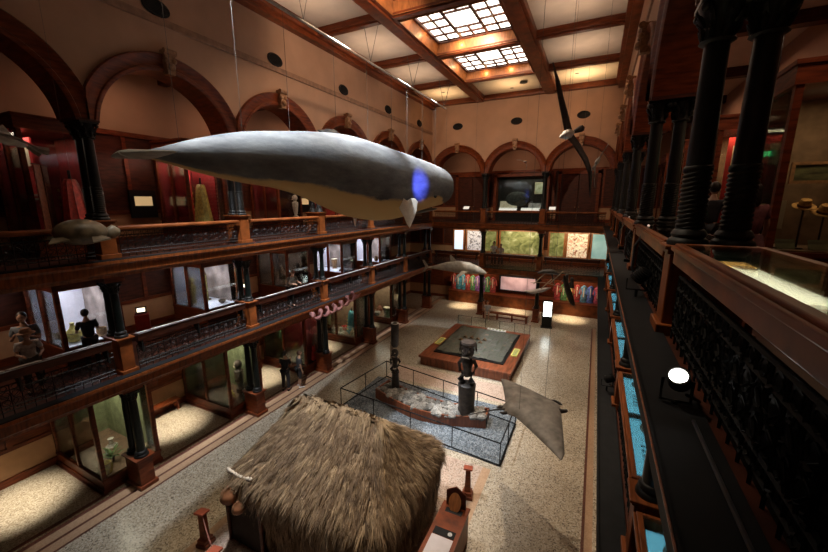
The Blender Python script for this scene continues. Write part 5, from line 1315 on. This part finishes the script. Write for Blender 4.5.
person('person in black trousers and black top standing on the left ground floor',(-11.35,10.45,.006),R(200),(.02,.02,.025),(.012,.012,.015),pose='hold',h=1.72)
person('person in black and white top and black shorts beside the other visitor',(-11.05,10.95,.006),R(150),(.05,.05,.055),(.015,.015,.02),shorts=True,h=1.62,hair=(.10,.05,.03),bag=None)
person('person in white top and tan sunhat leaning at the second level railing',(-11.75,3.15,3.5),R(80),(.55,.52,.5),(.10,.09,.08),pose='lean',hat=(.45,.26,.16),h=1.58,bend=.6)
person('person in grey blue shirt standing behind the one in the sunhat',(-12.35,3.35,3.5),R(60),(.16,.19,.22),(.05,.05,.06),pose='hold',h=1.8)
person('dark silhouetted person standing before the first lit second level cabinet',(-12.0,4.42,3.5),R(-100),(.012,.012,.015),(.015,.015,.02),pose='hold',h=1.62)
person('person in grey checked shirt leaning over the second level left railing',(-11.6,11.3,3.5),R(80),(.20,.19,.17),(.04,.04,.05),pose='lean',bend=.5,h=1.62,hair=(.2,.16,.12))
person('person in grey shirt sitting at the end of the low bench',(-6.2,23.95,.06),R(10),(.30,.30,.31),(.25,.23,.2),pose='sit',h=1.65,shorts=True,hair=(.08,.06,.05))
person('person in white shirt at the far second level railing, left of two',(-6.35,25.6,3.5),R(0),(.65,.62,.6),(.06,.06,.07),pose='stand',h=1.7)
person('person in pale top at the far second level railing, right of two',(-5.85,25.6,3.5),R(10),(.5,.42,.4),(.06,.06,.07),pose='stand',h=1.55,hair=(.12,.08,.05))
person('person in patterned dress standing left of the lit cabinet on the right gallery',(2.15,7.35,6.6),R(200),(.22,.08,.09),(.24,.12,.13),skirt=True,h=1.6)
person('person in black top with bare arms at the right gallery behind the columns',(2.0,9.1,6.6),R(150),(.015,.015,.02),(.02,.02,.025),pose='hold',h=1.7)
# ------------------------------------------------------------ stage lamps on the gallery ledges
def lampfix(lab,loc,aim,lit=True,s=1):
    t=thing('stage_lamp',lab,'lamp',loc); d=(Vector(aim)-Vector(loc)).normalized()
    Q=d.to_track_quat('Z','Y').to_matrix().to_4x4()
    m=MB(); m.lathe([(.02,-.16),(.07,-.14),(.085,-.08),(.085,.0),(.095,.0),(.095,.03),(.078,.03),(.078,.0),(.001,.0)],n=22,M=Q@Matrix.Scale(s,4)); m.build('housing',IRON,t,smooth=True)
    m=MB()
    for k in range(4): m.lathe([(.088,-.13+.03*k),(.097,-.125+.03*k),(.088,-.12+.03*k)],n=18,M=Q@Matrix.Scale(s,4))
    m.build('cooling_fins',STEEL,t)
    m=MB(); m.lathe([(.001,.005),(.076,.005),(.076,.012),(.001,.016)],n=22,M=Q@Matrix.Scale(s,4)); m.build('lens',glow('lamp_lens',(1,.97,.9),5) if lit else GREYM,t)
    m=MB(); m.tube([(-.12*s,0,-.02),(-.12*s,0,-.18),(.12*s,0,-.18),(.12*s,0,-.02)],.012,5); m.tube([(0,0,-.18),(0,0,-.30)],.02,6); m.build('yoke',STEEL,t)
    m=MB(); m.tube([(.05,-.05,-.1),(.16,.1,-.2),(.12,.4,-.29),(.1,.9,-.27)],.012,5); m.build('cable',IRON,t,smooth=True)
    return t
lampfix('round stage lamp with bright white lens on the right third level ledge',(.60,2.86,6.83),(.1,1.6,8.3),True,.72)
lampfix('dark stage lamp on the right third level ledge, beyond the lit one',(.62,6.1,6.92),(-3,8,2),False,1.1)
lampfix('small dark stage lamp on the right second level ledge',(.58,9.2,3.87),(-3,11,1),False,1.0)
for i,y in enumerate((7.4,9.4,11.8)):
    t=thing('bent_lamp_bracket','bent grey metal arm clamped on the right railing, %s'%ORD[i],'bracket',(.72,y,7.35)); m=MB(); m.tube([(.12,.2,.25),(.02,.05,.10),(-.08,0,-.12),(-.08,0,-.5),(-.02,0,-.62)],.018 if i else .022,7); m.build('arm',GREYM,t,smooth=True); m=MB(); m.bx((-.02,0,-.64),(.12,.1,.06)); m.build('clamp',STEEL,t)
o=MB().tube([(.66,2.62,6.65),(.66,1.2,6.67)],.012,6).build('metal_rod',GREYM,smooth=True); 
o.data.transform(Matrix.Identity(4)); tag(o,'thin grey metal rod lying on the black right ledge','rod')
o=MB().tube([(.39,-1,6.675),(.39,5,6.675),(.39,24,6.675)],.007,5).build('conduit',WOODL); tag(o,'thin amber edged conduit along the lip of the right ledge','conduit')
for i,(x,z) in enumerate(((-4.35,14.6),(-5.2,14.7),(-9.2,14.7),(-1.6,14.7))):
    t=thing('ceiling_fixture','small dark fixture on the plaster ceiling, %s'%('far middle coffer, right','far middle coffer, left','far left coffer','far right coffer')[i],'light fixture',(x,22.6 if i!=1 else 23.6,z)); m=MB(); m.lathe([(.05,.2),(.05,.05),(.2,.02),(.22,-.03),(.001,-.05)],n=18); m.build('shade',IRON,t,smooth=True); m=MB(); m.tube([(0,0,.1),(0,0,.32)],.02,6); m.build('stem',IRON,t)
# ------------------------------------------------------------ light
SP=light
for y in (13.1,17.1):      # bulbs on the ledge of the lit light wells
    for (x,dy) in ((-6.75,.3),(-6.75,1.8),(-5.9,3.1),(-4.6,3.1),(-3.8,1.8)):
        SP('POINT',(x,y+dy+.1,14.62),5,(1,.62,.30),.05)
for x,e in ((-9.2,13),(-5.1,13),(-1.3,22)): SP('SPOT',(x,22.7,13.3),e*7.0,(1,.72,.38),.3,(x,22.7,14.9),140,1.0)
# high unseen spots; those on hut, floor and walls are added fill
def hs(x,y,tx,ty,tz,e,ang,col=(1,.80,.58),bl=.7,z=14.2,s=.12): return SP('SPOT',(x,y,z),e,col,s,(tx,ty,tz),ang,bl)
hs(-7.9,6,-8.1,7,9,3000,64,(.92,.96,1),z=14.0); hs(-7.9,10.5,-8.1,11,9,3300,64,(.92,.96,1),z=14.0); hs(-7.9,15,-8.1,15.5,9,3300,64,(.92,.96,1),z=14.0); hs(-7.9,18.5,-8.1,18,9,1800,50,(.92,.96,1),z=14.0)
hs(-3,9,-5.2,6.5,2.5,700,34,(1,.74,.45)); hs(-6,12,-5.2,7,3,350,34,(1,.74,.45))
hs(-2.9,16,-4.6,11.8,0,620,44); hs(-3,12.5,-1.2,9,0,1250,52); hs(-3,17,-2.5,18,0,950,60); hs(-7.3,17,-7,18,0,650,64); hs(-3,5,-1.2,5,0,560,60); hs(-7.3,5,-9.2,7,0,260,60); hs(-7.3,9,-9.2,12,0,320,60)
hs(-5.2,14,-5.2,24.7,12.6,700,70,(1,.72,.50)); hs(-5.2,10,-10.8,15,12,300,90,(1,.72,.50))
hs(-7.5,11,-11,9,7,150,80,(1,.70,.46)); hs(-3,14,.6,14,8.5,120,90,(1,.66,.42))
for y in (2.7,6.7,10.7,14.7,18.7):
    for x in (-9.2,-1.2): SP('SPOT',(x,y,13.0),(1,22,45,60,60)[int(y/4)],(1,.78,.58),.3,(x,y,14.9),140,1.0)  # unseen uplights added to brighten the ceiling panels
# blue projector spot on the whale's head
SP('SPOT',(-3.2,11.5,8.6),3800,(.10,.14,1),.03,(-6.95,14.4,8.75),20,1.0)
# unseen dim area lights added to brighten the upper galleries
for y in (6.7,10.7,14.7,18.7): SP('AREA',(-12.9,y,12.0),11,(1,.6,.4),.5,(-13.2,y,0)); SP('AREA',(2.9,y,12.0),13,(1,.6,.4),.5,(2.9,y,0))
for x in (-8.9,-5.05,-1.2): SP('AREA',(x,26.6,12.0),9,(1,.6,.4),.5,(x,26.8,0))
for y in (2.7,6.7,10.7,14.7,18.7): SP('AREA',(-12.6,y,6.1),5.5,(1,.7,.5),.4,(-13.0,y,0))
SP('AREA',(2.9,6.2,12.0),1,(1,.6,.4),.5,(2.9,6,0))
w=bpy.data.worlds.new('world'); SC.world=w; w.use_nodes=True; w.node_tree.nodes['Background'].inputs[0].default_value=(.9,.6,.4,1); w.node_tree.nodes['Background'].inputs[1].default_value=.0
# ------------------------------------------------------------ camera
cd=bpy.data.cameras.new('camera'); cam=bpy.data.objects.new('camera',cd); COL.objects.link(cam); SC.camera=cam
cd.sensor_width=36; cd.lens=363/828*36; cd.clip_start=.05; cd.clip_end=200
cam.location=(0,0,8.0); cam.rotation_euler=(R(90-11.522),0,R(26.412))
SC.view_settings.view_transform='Standard'; SC.view_settings.look='None'; SC.view_settings.gamma=1; SC.view_settings.exposure=0.95
SC.cycles.max_bounces=6; SC.cycles.diffuse_bounces=3; SC.cycles.transparent_max_bounces=24; SC.cycles.sample_clamp_indirect=4
SC.cycles.use_denoising=True
